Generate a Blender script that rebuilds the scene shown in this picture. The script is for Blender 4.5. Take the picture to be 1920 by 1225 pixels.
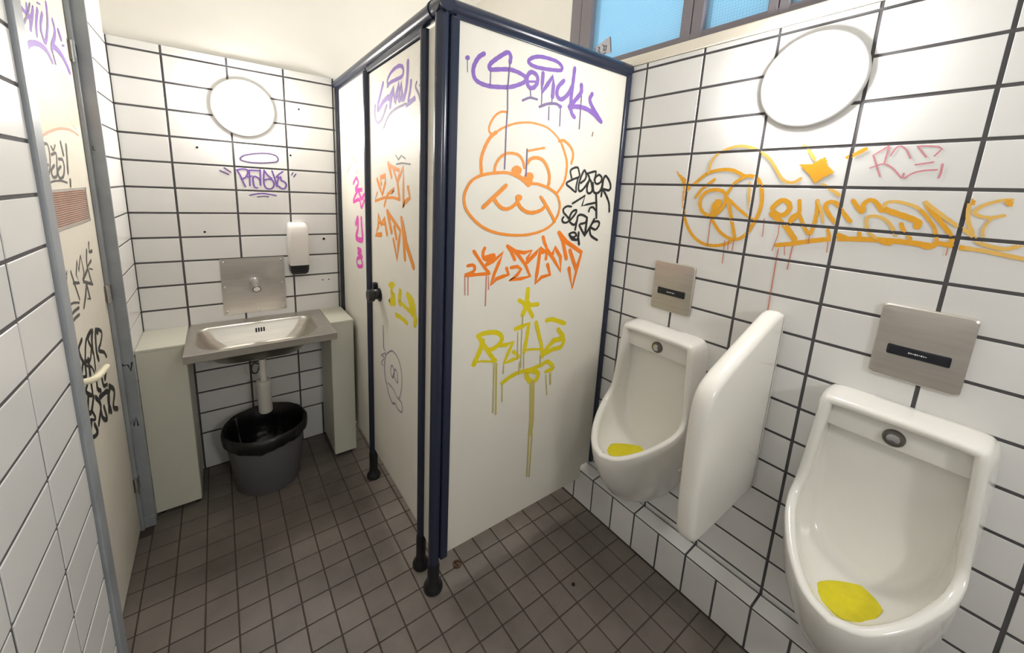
import bpy, bmesh, math, random
from mathutils import Vector, Matrix

random.seed(7)
for o in list(bpy.data.objects):
    bpy.data.objects.remove(o, do_unlink=True)
scene = bpy.context.scene
COL = scene.collection

# ------------------------------------------------------------------ camera
cd = bpy.data.cameras.new('camera')
cd.sensor_fit = 'HORIZONTAL'; cd.sensor_width = 36.0
cd.lens = 729.85 * 36.0 / 1920.0
cd.shift_x = 12.69 / 1920.0
cd.shift_y = -113.98 / 1920.0
cd.clip_start = 0.02
cam = bpy.data.objects.new('camera', cd); COL.objects.link(cam)
YAW, PITCH, ROLL = 0.63825, -0.18784, 0.0490
_f = Vector((math.sin(YAW)*math.cos(PITCH), math.cos(YAW)*math.cos(PITCH), math.sin(PITCH)))
_r = Vector((math.cos(YAW), -math.sin(YAW), 0)); _u = _r.cross(_f)
_r2 = math.cos(ROLL)*_r + math.sin(ROLL)*_u; _u2 = -math.sin(ROLL)*_r + math.cos(ROLL)*_u
m = Matrix((_r2, _u2, -_f)).transposed().to_4x4(); m.translation = Vector((0, 0, 1.66))
cam.matrix_world = m
scene.camera = cam

# ------------------------------------------------------------------ world, exposure
w = bpy.data.worlds.new('sky'); scene.world = w; w.use_nodes = True
bg = w.node_tree.nodes['Background']
bg.inputs['Color'].default_value = (0.36, 0.68, 0.90, 1)
bg.inputs['Strength'].default_value = 0.9
scene.view_settings.view_transform = 'Standard'
scene.view_settings.look = 'None'
scene.view_settings.exposure = 0.58
scene.view_settings.gamma = 1.0
scene.view_settings.use_curve_mapping = False
LAMP_POWER = {'basin': 50.0, 'urinal': 50.0, 'cubicle': 50.0, 'entrance': 50.0}

# ------------------------------------------------------------------ dimensions (metres)
XL, XR, YB = -0.353, 1.571, 2.594      # tiled wall faces
YF = -1.30                             # wall behind the viewer
HC = 2.95                              # ceiling
ROW, COLW = 0.125, 0.2547              # tile pitch
Z0 = 2.223                             # topmost full grout line
GR = 0.0095                            # grout width
FT = 0.1033                            # floor tile pitch

# ------------------------------------------------------------------ materials
def lin(r, g, b):
    def c(v):
        v /= 255.0
        return v/12.92 if v <= 0.04045 else ((v+0.055)/1.055)**2.4
    return (c(r), c(g), c(b), 1.0)

MATS = {}
def mat(name, col, rough=0.5, metal=0.0, noise=0.0, nscale=8.0, bump=0.0, bscale=60.0, rnd=0.0, spec=0.5, coat=0.0, world=False, stretch=None):
    if name in MATS: return MATS[name]
    mt = bpy.data.materials.new(name); mt.use_nodes = True
    nt = mt.node_tree; N = nt.nodes; L = nt.links
    b = N['Principled BSDF']
    b.inputs['Base Color'].default_value = col
    b.inputs['Roughness'].default_value = rough
    b.inputs['Metallic'].default_value = metal
    b.inputs['Specular IOR Level'].default_value = spec
    b.inputs['Coat Weight'].default_value = coat
    b.inputs['Coat Roughness'].default_value = 0.15
    vec = None
    if world:
        vec = N.new('ShaderNodeNewGeometry').outputs['Position']
    else:
        vec = N.new('ShaderNodeTexCoord').outputs['Object']
    if stretch:
        mp = N.new('ShaderNodeMapping'); mp.inputs['Scale'].default_value = stretch
        L.new(vec, mp.inputs['Vector']); vec = mp.outputs['Vector']
    cur = None
    if noise > 0:
        tx = N.new('ShaderNodeTexNoise'); tx.inputs['Scale'].default_value = nscale
        tx.inputs['Detail'].default_value = 6.0; tx.inputs['Roughness'].default_value = 0.6
        L.new(vec, tx.inputs['Vector'])
        mr = N.new('ShaderNodeMapRange'); mr.inputs['From Min'].default_value = 0.3; mr.inputs['From Max'].default_value = 0.7
        mr.inputs['To Min'].default_value = 1.0-noise; mr.inputs['To Max'].default_value = 1.0+noise*0.5
        L.new(tx.outputs['Fac'], mr.inputs['Value'])
        hs = N.new('ShaderNodeHueSaturation'); hs.inputs['Color'].default_value = col
        L.new(mr.outputs['Result'], hs.inputs['Value']); cur = hs
        L.new(hs.outputs['Color'], b.inputs['Base Color'])
    if rnd > 0:
        oi = N.new('ShaderNodeObjectInfo')
        mr = N.new('ShaderNodeMapRange'); mr.inputs['To Min'].default_value = 1.0-rnd; mr.inputs['To Max'].default_value = 1.0+rnd*0.6
        L.new(oi.outputs['Random'], mr.inputs['Value'])
        hs2 = N.new('ShaderNodeHueSaturation'); hs2.inputs['Color'].default_value = col
        if cur: L.new(cur.outputs['Color'], hs2.inputs['Color'])
        L.new(mr.outputs['Result'], hs2.inputs['Value'])
        L.new(hs2.outputs['Color'], b.inputs['Base Color'])
    if bump > 0:
        tb = N.new('ShaderNodeTexNoise'); tb.inputs['Scale'].default_value = bscale; tb.inputs['Detail'].default_value = 4.0
        L.new(vec, tb.inputs['Vector'])
        bp = N.new('ShaderNodeBump'); bp.inputs['Strength'].default_value = bump; bp.inputs['Distance'].default_value = 0.004
        L.new(tb.outputs['Fac'], bp.inputs['Height']); L.new(bp.outputs['Normal'], b.inputs['Normal'])
    MATS[name] = mt
    return mt

mat('tile_white', lin(233, 232, 230), 0.28, noise=0.03, nscale=5, rnd=0.05, bump=0.03, bscale=14, world=True)
mat('grout_dark', lin(88, 86, 88), 0.85, noise=0.25, nscale=9, world=True)
mat('plaster', lin(233, 230, 223), 0.8, noise=0.03, nscale=3, bump=0.15, bscale=40)
mat('ceiling_paint', lin(236, 234, 228), 0.85, noise=0.02, nscale=2)
mat('floor_tile', lin(113, 105, 98), 0.42, noise=0.34, nscale=3.2, rnd=0.12, bump=0.12, bscale=90, world=True)
mat('floor_grout', lin(76, 66, 60), 0.9, noise=0.25, nscale=14, world=True)
mat('frame_blue_grey', lin(154, 159, 164), 0.42, noise=0.22, nscale=5, bump=0.04, bscale=30)
mat('door_paint', lin(226, 220, 206), 0.5, noise=0.05, nscale=4)
mat('panel_laminate', lin(226, 222, 211), 0.52, noise=0.04, nscale=2.5)
mat('post_blue', lin(39, 45, 64), 0.24, noise=0.06, nscale=12)
mat('black_plastic', lin(24, 24, 28), 0.35)
mat('steel', lin(192, 188, 180), 0.38, metal=0.95, noise=0.10, nscale=5, bump=0.03, bscale=120, stretch=(1, 1, 12))
mat('steel_plate', lin(196, 190, 182), 0.36, metal=0.9, noise=0.10, nscale=5, bump=0.03, bscale=120, stretch=(1, 1, 12))
mat('steel_dark', lin(120, 116, 110), 0.35, metal=0.9, noise=0.10, nscale=8)
mat('chrome', lin(205, 205, 208), 0.12, metal=1.0)
mat('ceramic', lin(240, 238, 232), 0.12, noise=0.015, nscale=3, coat=0.3)
mat('divider_white', lin(238, 235, 228), 0.22, noise=0.02, nscale=3)
mat('cabinet_cream', lin(210, 209, 195), 0.5, noise=0.05, nscale=3)
mat('lamp_base_grey', lin(200, 200, 197), 0.5)
mat('plastic_white', lin(238, 235, 230), 0.35)
mat('pipe_white', lin(225, 222, 214), 0.4, noise=0.05, nscale=10)
mat('bin_grey', lin(106, 106, 108), 0.45, noise=0.06, nscale=5)
mat('bag_black', lin(17, 16, 17), 0.3, bump=0.9, bscale=22)
mat('mat_yellow', lin(226, 212, 16), 0.5, noise=0.08, nscale=25, bump=0.2, bscale=120)
mat('sensor_black', lin(22, 24, 34), 0.2)
mat('print_white', lin(220, 220, 220), 0.6)
mat('hole_dark', lin(28, 26, 26), 0.9)
mat('rust_brown', lin(92, 60, 40), 0.8, noise=0.2, nscale=80)
mat('handle_cream', lin(235, 228, 200), 0.4)
mat('grille_metal', lin(186, 178, 170), 0.45, metal=0.3, noise=0.15, nscale=12)
mat('rust_red', lin(176, 120, 96), 0.8, noise=0.25, nscale=14)
mat('window_frame', lin(128, 122, 128), 0.5, noise=0.05, nscale=5)
mat('sill_cream', lin(236, 228, 212), 0.6, noise=0.03, nscale=4)
mat('sticker_paper', lin(196, 196, 206), 0.7, noise=0.1, nscale=60)
for nme, c in dict(purple=(128, 92, 178), purple_thin=(112, 92, 140), purple_pale=(188, 168, 205), purple_grey=(150, 128, 150), orange=(232, 142, 44), orange_pale=(240, 196, 140),
                   orange_deep=(236, 122, 20), black=(26, 26, 26), yellow=(222, 204, 18), yellow_drip=(196, 182, 104), amber=(238, 172, 40), amber_pale=(238, 192, 100),
                   red_drip=(206, 128, 104), pink_red=(216, 140, 150), pink=(222, 84, 176), grey_ink=(92, 88, 86), grey_pale=(190, 184, 172), brown=(120, 96, 76), peach=(238, 208, 182), red_pale=(232, 160, 128)).items():
    mat('paint_'+nme, lin(*c), 0.55, noise=0.06, nscale=30, world=True)

def glass_mat():
    mt = bpy.data.materials.new('window_glass'); mt.use_nodes = True; nt = mt.node_tree; N = nt.nodes; L = nt.links
    N.remove(N['Principled BSDF']); out = N['Material Output']
    tc = N.new('ShaderNodeTexCoord')
    br = N.new('ShaderNodeTexBrick'); br.offset = 0.0
    br.inputs['Scale'].default_value = 1.0; br.inputs['Brick Width'].default_value = 0.011; br.inputs['Row Height'].default_value = 0.011
    br.inputs['Mortar Size'].default_value = 0.0013
    br.inputs['Color1'].default_value = (0.92, 0.96, 0.97, 1); br.inputs['Color2'].default_value = (0.88, 0.95, 0.97, 1); br.inputs['Mortar'].default_value = (0.70, 0.80, 0.86, 1)
    mp = N.new('ShaderNodeMapping'); mp.inputs['Rotation'].default_value = (0, math.radians(90), 0)
    L.new(tc.outputs['Object'], mp.inputs['Vector']); L.new(mp.outputs['Vector'], br.inputs['Vector'])
    tl = N.new('ShaderNodeBsdfTranslucent'); tp = N.new('ShaderNodeBsdfTransparent'); gl = N.new('ShaderNodeBsdfGlossy')
    gl.inputs['Roughness'].default_value = 0.15
    L.new(br.outputs['Color'], tl.inputs['Color']); L.new(br.outputs['Color'], tp.inputs['Color'])
    m1 = N.new('ShaderNodeMixShader'); m1.inputs['Fac'].default_value = 0.55
    L.new(tl.outputs[0], m1.inputs[1]); L.new(tp.outputs[0], m1.inputs[2])
    m2 = N.new('ShaderNodeMixShader'); m2.inputs['Fac'].default_value = 0.06
    L.new(m1.outputs[0], m2.inputs[1]); L.new(gl.outputs[0], m2.inputs[2]); L.new(m2.outputs[0], out.inputs['Surface'])
    MATS['window_glass'] = mt
glass_mat()

def field_mat():
    # far tiling beyond the built pieces: same pitch, drawn by a brick pattern
    for axis in 'xy':
        mt = bpy.data.materials.new('tile_field_'+axis); mt.use_nodes = True; nt = mt.node_tree; N = nt.nodes; L = nt.links
        b = N['Principled BSDF']; b.inputs['Roughness'].default_value = 0.3
        g = N.new('ShaderNodeNewGeometry'); sp = N.new('ShaderNodeSeparateXYZ'); L.new(g.outputs['Position'], sp.inputs[0])
        cb = N.new('ShaderNodeCombineXYZ')
        L.new(sp.outputs['Y' if axis == 'x' else 'X'], cb.inputs['X'])
        ad = N.new('ShaderNodeMath'); ad.operation = 'SUBTRACT'; ad.inputs[1].default_value = Z0 - 18*ROW - GR/2
        L.new(sp.outputs['Z'], ad.inputs[0]); L.new(ad.outputs[0], cb.inputs['Y'])
        br = N.new('ShaderNodeTexBrick'); br.offset = 0.0
        br.inputs['Scale'].default_value = 1.0; br.inputs['Brick Width'].default_value = COLW; br.inputs['Row Height'].default_value = ROW
        br.inputs['Mortar Size'].default_value = GR/2; br.inputs['Color1'].default_value = lin(233, 232, 230); br.inputs['Color2'].default_value = lin(228, 227, 225); br.inputs['Mortar'].default_value = lin(88, 86, 88)
        L.new(cb.outputs[0], br.inputs['Vector']); L.new(br.outputs['Color'], b.inputs['Base Color'])
        MATS['tile_field_'+axis] = mt
field_mat()

def emit_mat(name, col, strength):
    mt = bpy.data.materials.new(name); mt.use_nodes = True; nt = mt.node_tree
    b = nt.nodes['Principled BSDF']; b.inputs['Base Color'].default_value = (0.9, 0.9, 0.88, 1)
    b.inputs['Emission Color'].default_value = col; b.inputs['Emission Strength'].default_value = strength
    b.inputs['Roughness'].default_value = 0.3
    MATS[name] = mt

# ------------------------------------------------------------------ helpers
def link(name, me, material, parent=None, loc=None, smooth=False):
    o = bpy.data.objects.new(name, me); COL.objects.link(o)
    if material is not None and len(me.materials) == 0:
        me.materials.append(MATS[material] if isinstance(material, str) else material)
    if parent is not None: o.parent = parent
    if loc is not None: o.location = loc
    if smooth:
        for p in me.polygons: p.use_smooth = True
    return o

def obj(name, bm, material, parent=None, loc=None, smooth=False, sharp=None):
    bmesh.ops.recalc_face_normals(bm, faces=bm.faces)
    me = bpy.data.meshes.new(name); bm.to_mesh(me); bm.free()
    o = link(name, me, material, parent, loc, smooth)
    if sharp is not None and smooth:
        me.set_sharp_from_angle(angle=math.radians(sharp))
    return o

def empty(name, loc=(0, 0, 0)):
    o = bpy.data.objects.new(name, None); COL.objects.link(o); o.location = loc; o.empty_display_size = 0.05
    return o

def tag(o, label, cat=None, group=None, kind=None):
    if label: o['label'] = label
    if cat: o['category'] = cat
    if group: o['group'] = group
    if kind: o['kind'] = kind
    return o

def NB(): return bmesh.new()

def box(bm, x0, x1, y0, y1, z0, z1, bev=0.0, seg=2):
    vs = [bm.verts.new((x, y, z)) for x in (x0, x1) for y in (y0, y1) for z in (z0, z1)]
    fs = [bm.faces.new([vs[i] for i in q]) for q in ((0, 1, 3, 2), (4, 6, 7, 5), (0, 4, 5, 1), (2, 3, 7, 6), (0, 2, 6, 4), (1, 5, 7, 3))]
    if bev > 0:
        es = set(e for f in fs for e in f.edges)
        bmesh.ops.bevel(bm, geom=list(es), offset=bev, segments=seg, affect='EDGES', profile=0.5)
    return bm

def bxo(name, x0, x1, y0, y1, z0, z1, material, parent=None, bev=0.0, seg=2):
    return obj(name, box(NB(), x0, x1, y0, y1, z0, z1, bev, seg), material, parent)

def tube(bm, pts, r, n=16, caps=True):
    pts = [Vector(p) for p in pts]; rs = r if isinstance(r, (list, tuple)) else [r]*len(pts)
    rings = []
    prev = None
    for i, p in enumerate(pts):
        if i == 0: t = pts[1]-p
        elif i == len(pts)-1: t = p-pts[i-1]
        else: t = (pts[i+1]-p).normalized() + (p-pts[i-1]).normalized()
        t.normalize()
        if prev is None:
            a = Vector((0, 0, 1)) if abs(t.z) < 0.9 else Vector((1, 0, 0))
            u = t.cross(a).normalized()
        else:
            u = (prev - t*prev.dot(t)).normalized()
        prev = u
        v = t.cross(u)
        rings.append([bm.verts.new(p + (u*math.cos(2*math.pi*k/n) + v*math.sin(2*math.pi*k/n))*rs[i]) for k in range(n)])
    for a, b in zip(rings[:-1], rings[1:]):
        for k in range(n):
            bm.faces.new((a[k], a[(k+1) % n], b[(k+1) % n], b[k]))
    if caps:
        bm.faces.new(rings[0][::-1]); bm.faces.new(rings[-1])
    return bm

def lathe(bm, prof, n=32, center=(0, 0, 0), axis='z', cap=True):
    # prof: list of (radius, height)
    rings = []
    for r, h in prof:
        ring = []
        for k in range(n):
            a = 2*math.pi*k/n; c, s = r*math.cos(a), r*math.sin(a)
            if axis == 'z': p = (c, s, h)
            elif axis == 'x': p = (h, c, s)
            else: p = (c, h, s)
            ring.append(bm.verts.new(Vector(p)+Vector(center)))
        rings.append(ring)
    for a, b in zip(rings[:-1], rings[1:]):
        for k in range(n):
            bm.faces.new((a[k], a[(k+1) % n], b[(k+1) % n], b[k]))
    if cap:
        bm.faces.new(rings[0]); bm.faces.new(rings[-1])
    return bm

def loft(bm, loops, closed=True, cap0=False, cap1=False):
    R = [[bm.verts.new(p) for p in lp] for lp in loops]
    n = len(R[0])
    for a, b in zip(R[:-1], R[1:]):
        for k in range(n if closed else n-1):
            bm.faces.new((a[k], a[(k+1) % n], b[(k+1) % n], b[k]))
    if cap0: bm.faces.new(R[0])
    if cap1: bm.faces.new(R[-1])
    return R

def catmull(keys, t):
    # keys: list of (u, tuple)
    i = 0
    while i < len(keys)-2 and t > keys[i+1][0]: i += 1
    u0, p1 = keys[i]; u1, p2 = keys[i+1]
    p0 = keys[i-1][1] if i > 0 else None; p3 = keys[i+2][1] if i+2 < len(keys) else None
    s = (t-u0)/(u1-u0) if u1 > u0 else 0
    out = []
    for k in range(len(p1)):
        m1 = ((p2[k]-p0[k])/(u1-keys[i-1][0]) if p0 else (p2[k]-p1[k])/(u1-u0))*(u1-u0)
        m2 = ((p3[k]-p1[k])/(keys[i+2][0]-u0) if p3 else (p2[k]-p1[k])/(u1-u0))*(u1-u0)
        out.append((2*s**3-3*s*s+1)*p1[k] + (s**3-2*s*s+s)*m1 + (-2*s**3+3*s*s)*p2[k] + (s**3-s*s)*m2)
    return out

# one tile: bevelled front, open back; wall tiles share a mesh for each size
TILE = {}
def tile_mesh(axis, sgn, a, b, th, material, bev=0.0010):
    key = (axis, sgn, round(a, 4), round(b, 4), round(th, 4), material)
    if key in TILE: return TILE[key]
    bm = NB()
    def P(u, v, d):
        # d = depth outwards from grout plane
        if axis == 'x': return (sgn*d, u, v)
        if axis == 'y': return (u, sgn*d, v)
        return (u, v, d)
    L = []
    for ins, d in ((0, 0), (0, th-bev), (bev, th)):
        L.append([P(su*(a/2-ins), sv*(b/2-ins), d) for su, sv in ((-1, -1), (1, -1), (1, 1), (-1, 1))])
    loft(bm, L, cap1=True)
    bmesh.ops.recalc_face_normals(bm, faces=bm.faces)
    # ensure outward normals on this open shell
    f = max(bm.faces, key=lambda f: f.calc_area()); nrm = {'x': Vector((sgn, 0, 0)), 'y': Vector((0, sgn, 0)), 'z': Vector((0, 0, 1))}[axis]
    f.normal_update()
    if f.normal.dot(nrm) < 0: bmesh.ops.reverse_faces(bm, faces=bm.faces)
    me = bpy.data.meshes.new('tile'); bm.to_mesh(me); bm.free(); me.materials.append(MATS[material]); TILE[key] = me
    return me

def spans(lo, hi, ref, pitch, gap):
    # tile intervals between grout lines ref + k*pitch, clipped to [lo, hi]
    k = math.floor((lo-ref)/pitch)
    out = []
    while ref+k*pitch < hi:
        a = ref+k*pitch+gap/2; b = ref+(k+1)*pitch-gap/2
        a2, b2 = max(a, lo+gap/4), min(b, hi-gap/4)
        if b2-a2 > 0.012: out.append((a2, b2))
        k += 1
    return out

TH = 0.0024
def tile_wall(parent, axis, sgn, plane, us, vs, skip=None, rnd=0.0006):
    for (v0, v1) in vs:
        for (u0, u1) in us:
            if skip and skip((u0+u1)/2, (v0+v1)/2): continue
            me = tile_mesh(axis, sgn, u1-u0, v1-v0, TH, 'tile_white')
            d = plane - sgn*TH + random.uniform(-rnd, rnd)
            loc = (d, (u0+u1)/2, (v0+v1)/2) if axis == 'x' else ((u0+u1)/2, d, (v0+v1)/2)
            link('tile', me, None, parent, loc)

def struct(o):
    o['kind'] = 'structure'; return o

# ================================================================== STRUCTURE
# ---- floor
fl = struct(bxo('floor', XL-0.12, XR+0.12, YF-0.1, YB+0.12, -0.10, -0.0035, 'floor_grout'))
FX, FY = 0.055, 1.159
cells = []
for (x0, x1) in spans(XL-0.078, 1.487, FX, FT, 0.005):
    for (y0, y1) in spans(YF+0.002, YB-0.002, FY, FT, 0.005):
        if x0 < XL-0.03 and not (y0 > 1.48 and y1 < 2.28): continue
        cells.append((x0, x1, y0, y1))
def floor_rank(c):
    cx, cy = (c[0]+c[1])/2, (c[2]+c[3])/2
    v = Vector((cx, cy, -1.66)); d = v.dot(_f)
    if d < 0.2: return 99
    px = 947.3 + 729.85*v.dot(_r2)/d; py = 498.5 - 729.85*v.dot(_u2)/d
    out = 0
    if px < -60 or px > 1980 or py > 1290: out = 50
    if cx > 0.72 and cy > 1.38: out += 20
    return out + v.length
cells.sort(key=floor_rank)
for c in cells[:300]:
    me = tile_mesh('z', 1, round(c[1]-c[0], 3), round(c[3]-c[2], 3), 0.0040, 'floor_tile', 0.0008)
    o = link('tile', me, None, fl, ((c[0]+c[1])/2, (c[2]+c[3])/2, -0.0040 + random.uniform(-0.0005, 0.0002)))
    o.rotation_euler = (random.uniform(-.003, .003), random.uniform(-.003, .003), 0)
bm = NB()
for c in cells[300:]:
    z = random.uniform(-0.0005, 0.0)
    loft(bm, [[(c[0], c[2], -0.004), (c[1], c[2], -0.004), (c[1], c[3], -0.004), (c[0], c[3], -0.004)], [(c[0], c[2], z), (c[1], c[2], z), (c[1], c[3], z), (c[0], c[3], z)]], cap1=True)
tag(obj('tiles_beyond', bm, 'floor_tile', fl), None, kind='stuff')
# ---- ceiling
struct(bxo('ceiling', XL-0.12, XR+0.12, YF-0.1, YB+0.12, HC, HC+0.08, 'ceiling_paint'))
# ---- back wall
TB = TH
wb = struct(bxo('wall_back', XL-0.12, XR+0.12, YB+TB, YB+0.12, 0, 2.262, 'grout_dark'))
bxo('plaster', XL-0.12, XR+0.12, YB+0.009, YB+0.12, 2.262, HC, 'plaster', wb)
tile_wall(wb, 'y', -1, YB, spans(XL+0.001, 0.90, -0.168, COLW, GR), spans(0.223+GR/2-GR/4, 2.265, Z0, ROW, GR))
tile_wall(wb, 'y', -1, YB, spans(XL+0.001, 0.90, -0.168, COLW/2, GR), [(0.002, 0.223-GR/2)])
bxo('tile_field', 0.905, XR+0.02, YB+0.001, YB+0.010, 0, 2.262, 'tile_field_y', wb)
for (hx, hz, r) in ((-0.064, 1.806, .0055), (-0.066, 1.374, .0055), (0.357, 1.805, .0055), (0.500, 1.060, .004), (0.536, 1.060, .004), (0.516, 1.319, .008), (0.411, 2.063, .005)):
    bm = NB(); lathe(bm, [(r, -0.0006), (r*0.8, -0.0010), (r*0.2, -0.0006)], 10, (hx, YB, hz), 'y'); obj('drill_hole', bm, 'hole_dark', wb)
# ---- right wall
wr = struct(bxo('wall_right', XR+TH, XR+0.14, YF-0.1, YB+0.12, 0, 2.245, 'grout_dark'))
tile_wall(wr, 'x', -1, XR, spans(-0.80, 1.262, 1.1407, COLW, GR), spans(0.19, 2.247, Z0, ROW, GR))
bxo('tile_field', XR+0.001, XR+0.010, YF, -0.80, 0, 2.245, 'tile_field_x', wr)
bxo('tile_field', XR+0.001, XR+0.010, 1.262, YB, 0, 2.245, 'tile_field_x', wr)
bxo('plaster', XR+0.004, XR+0.14, 1.646, YB+0.02, 2.245, HC, 'plaster', wr)
bxo('plaster', XR+0.004, XR+0.14, YF-0.1, -1.05, 2.245, HC, 'plaster', wr)
bxo('plaster', XR+0.004, XR+0.14, -1.05, 1.646, 2.78, HC, 'plaster', wr)
t1 = struct(bxo('trim_1', XR-0.004, XR+0.14, -1.05, 1.646, 2.247, 2.290, 'sill_cream', None, 0.004))
# ---- window band above the urinal wall
w1 = struct(empty('window_1', (XR, 1.646, 2.29)))
w1off = Vector((XR, 1.646, 2.29))
def wpart(name, x0, x1, y0, y1, z0, z1, mt, bev=0.004, par=None):
    o = bxo(name, x0-XR, x1-XR, y0-1.646, y1-1.646, z0-2.29, z1-2.29, mt, par or w1, bev); return o
ZT = 2.78
wpart('frame_rail', XR+0.004, XR+0.07, -1.05, 1.646, 2.290, 2.316, 'window_frame')
wpart('frame_rail', XR+0.004, XR+0.07, -1.05, 1.646, ZT-0.03, ZT, 'window_frame')
for (a, b, mt) in ((1.576, 1.646, 'window_frame'), (1.502, 1.574, 'window_frame'), (0.962, 1.006, 'window_frame'), (0.914, 0.959, 'window_frame'), (0.652, 0.684, 'window_frame'), (0.617, 0.649, 'window_frame'), (0.118, 0.20, 'window_frame'), (-0.40, -0.32, 'window_frame'), (-1.05, -0.97, 'window_frame')):
    wpart('frame_stile', XR+0.002, XR+0.07, a, b, 2.290, ZT, mt)
for (a, b) in ((1.006, 1.502), (0.684, 0.914), (0.20, 0.617), (-0.32, 0.118), (-0.97, -0.40)):
    wpart('glass_pane', XR+0.030, XR+0.036, a-0.005, b+0.005, 2.310, ZT-0.02, 'window_glass', 0.0)
# ---- left wall, with its door
wl = struct(bxo('wall_left', XL-0.14, XL-TH, YF-0.1, 1.457, 0, 2.262, 'grout_dark'))
bxo('wall_return', XL-0.14, XL-TH, 2.268, YB+0.02, 0, 2.262, 'grout_dark', wl)
bxo('plaster', XL-0.14, XL-0.004, YF-0.1, 1.457, 2.262, HC, 'plaster', wl)
bxo('plaster', XL-0.14, XL-0.004, 2.268, YB+0.02, 2.262, HC, 'plaster', wl)
bxo('plaster', XL-0.14, XL-0.004, 1.457, 2.268, 2.52, HC, 'plaster', wl)
tile_wall(wl, 'x', 1, XL, spans(0.45, 1.455, 1.2127, COLW, GR), spans(0.001, 2.265, Z0, ROW, GR))
tile_wall(wl, 'x', 1, XL, [(2.272, YB-0.006)], spans(0.001, 2.265, Z0, ROW, GR*0.75))
bxo('tile_field', XL-0.010, XL-0.001, YF, 0.45, 0, 2.262, 'tile_field_x', wl)
struct(bxo('wall_front', XL-0.12, XR+0.12, YF-0.12, YF, 0, HC, 'tile_field_y'))
# ---- door in the left wall
d1 = struct(empty('door_1', (XL, 1.86, 0)))
def dpart(name, x0, x1, y0, y1, z0, z1, mt, bev=0.002, par=None):
    return bxo(name, x0-XL, x1-XL, y0-1.86, y1-1.86, z0, z1, mt, par or d1, bev)
tag(dpart('jamb', XL-0.10, XL+0.010, 1.457, 1.520, 0, 2.52, 'frame_blue_grey', 0.004), 'blue-grey metal jamb')
dpart('jamb', XL-0.10, XL+0.003, 2.2600, 2.2695, 0, 2.52, 'frame_blue_grey')
dpart('jamb_stop', XL-0.052, XL-0.036, 2.236, 2.2600, 0, 2.52, 'frame_blue_grey', 0.004)
dpart('door_head', XL-0.10, XL+0.006, 1.520, 2.2600, 2.46, 2.52, 'frame_blue_grey')
leaf = dpart('door_leaf', -0.4435, -0.4035, 1.505, 2.236, 0.012, 2.46, 'door_paint', 0.002)
dpart('jamb_back', XL-0.14, XL-0.10, 1.457, 2.2695, 0, 2.52, 'frame_blue_grey')
# grille
gy0, gy1, gz0, gz1 = 1.752-1.86, 2.150-1.86, 1.475, 1.600
gx = -0.4035-XL
gr_ = obj('vent_grille', box(NB(), gx, gx+0.002, gy0+.006, gy1-.006, gz0+.004, gz1-.004), 'rust_red', d1)
bm = NB()
ns = 17
for i in range(ns):
    z = gz0 + 0.008 + (gz1-gz0-0.016)*i/(ns-1)
    vs = [bm.verts.new(p) for p in ((gx+.0015, gy0+.008, z-0.0022), (gx+.0015, gy1-.008, z-0.0022), (gx+.006, gy1-.008, z-0.0005), (gx+.006, gy0+.008, z-0.0005), (gx+.0015, gy0+.008, z+0.0014), (gx+.0015, gy1-.008, z+0.0014))]
    bm.faces.new((vs[0], vs[1], vs[2], vs[3])); bm.faces.new((vs[3], vs[2], vs[5], vs[4]))
tag(obj('louvres', bm, 'grille_metal', gr_), None, kind='stuff')
bm = NB()
for (a, b, c, d) in ((gy0, gy1, gz0, gz0+.008), (gy0, gy1, gz1-.008, gz1), (gy0, gy0+.009, gz0, gz1), (gy1-.009, gy1, gz0, gz1)):
    box(bm, gx, gx+.005, a, b, c, d)
obj('grille_frame', bm, 'grille_metal', gr_)
# lever handle
hb = NB()
lathe(hb, [(0.026, 0), (0.026, 0.006), (0.022, 0.009)], 20, (gx, 1.700-1.86, 1.0), 'x')
hd = obj('door_handle', hb, 'handle_cream', d1, smooth=True, sharp=40)
hb = NB()
tube(hb, [(gx+.005, 1.700-1.86, 1.0), (gx+.034, 1.704-1.86, 1.0), (gx+.043, 1.716-1.86, 1.0), (gx+.049, 1.745-1.86, 1.001), (gx+.053, 1.815-1.86, 0.999)], [.0105, .0105, .011, .0105, .009], 12)
obj('lever', hb, 'handle_cream', hd, smooth=True, sharp=50)
# hinges on the far jamb
for hz in (2.095, 1.163, 0.25):
    hb = NB(); box(hb, -0.0555, -0.034, 2.222-1.86, 2.2605-1.86, hz-.032, hz+.032, .003)
    hg = obj('hinge', hb, 'steel_dark', d1)
    hb = NB(); tube(hb, [(-0.040, 2.228-1.86, hz-.038), (-0.040, 2.228-1.86, hz+.038)], .0075, 12)
    obj('hinge_pin', hb, 'chrome', hg, smooth=True, sharp=40)
# base shoe of the far jamb
dpart('jamb_shoe', XL-0.10, XL+0.004, 2.250, 2.2705, 0, 0.055, 'frame_blue_grey')
# ---- tiled plinth along the urinal wall
pl = struct(bxo('baseboard_right', 1.4905+TH, XR+0.02, -0.80, 2.3, 0, 0.1905, 'grout_dark'))
for (a, b) in spans(-0.80, 2.3, 1.1407-0.0, COLW/2, 0.008):
    me = tile_mesh('x', -1, round(b-a, 4), 0.178, TH, 'tile_white')
    link('tile', me, None, pl, (1.4905+TH, (a+b)/2, 0.004+0.089))
for (a, b) in spans(-0.80, 2.3, 1.1407, COLW, 0.008):
    w_ = XR-0.001-1.492
    me = tile_mesh('z', 1, round(w_-.008, 4), round(b-a, 4), TH, 'tile_white')
    o = link('tile', me, None, pl, (1.492+w_/2-.004, (a+b)/2, 0.1930)); o.rotation_euler = (0, math.radians(-6), 0)

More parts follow.
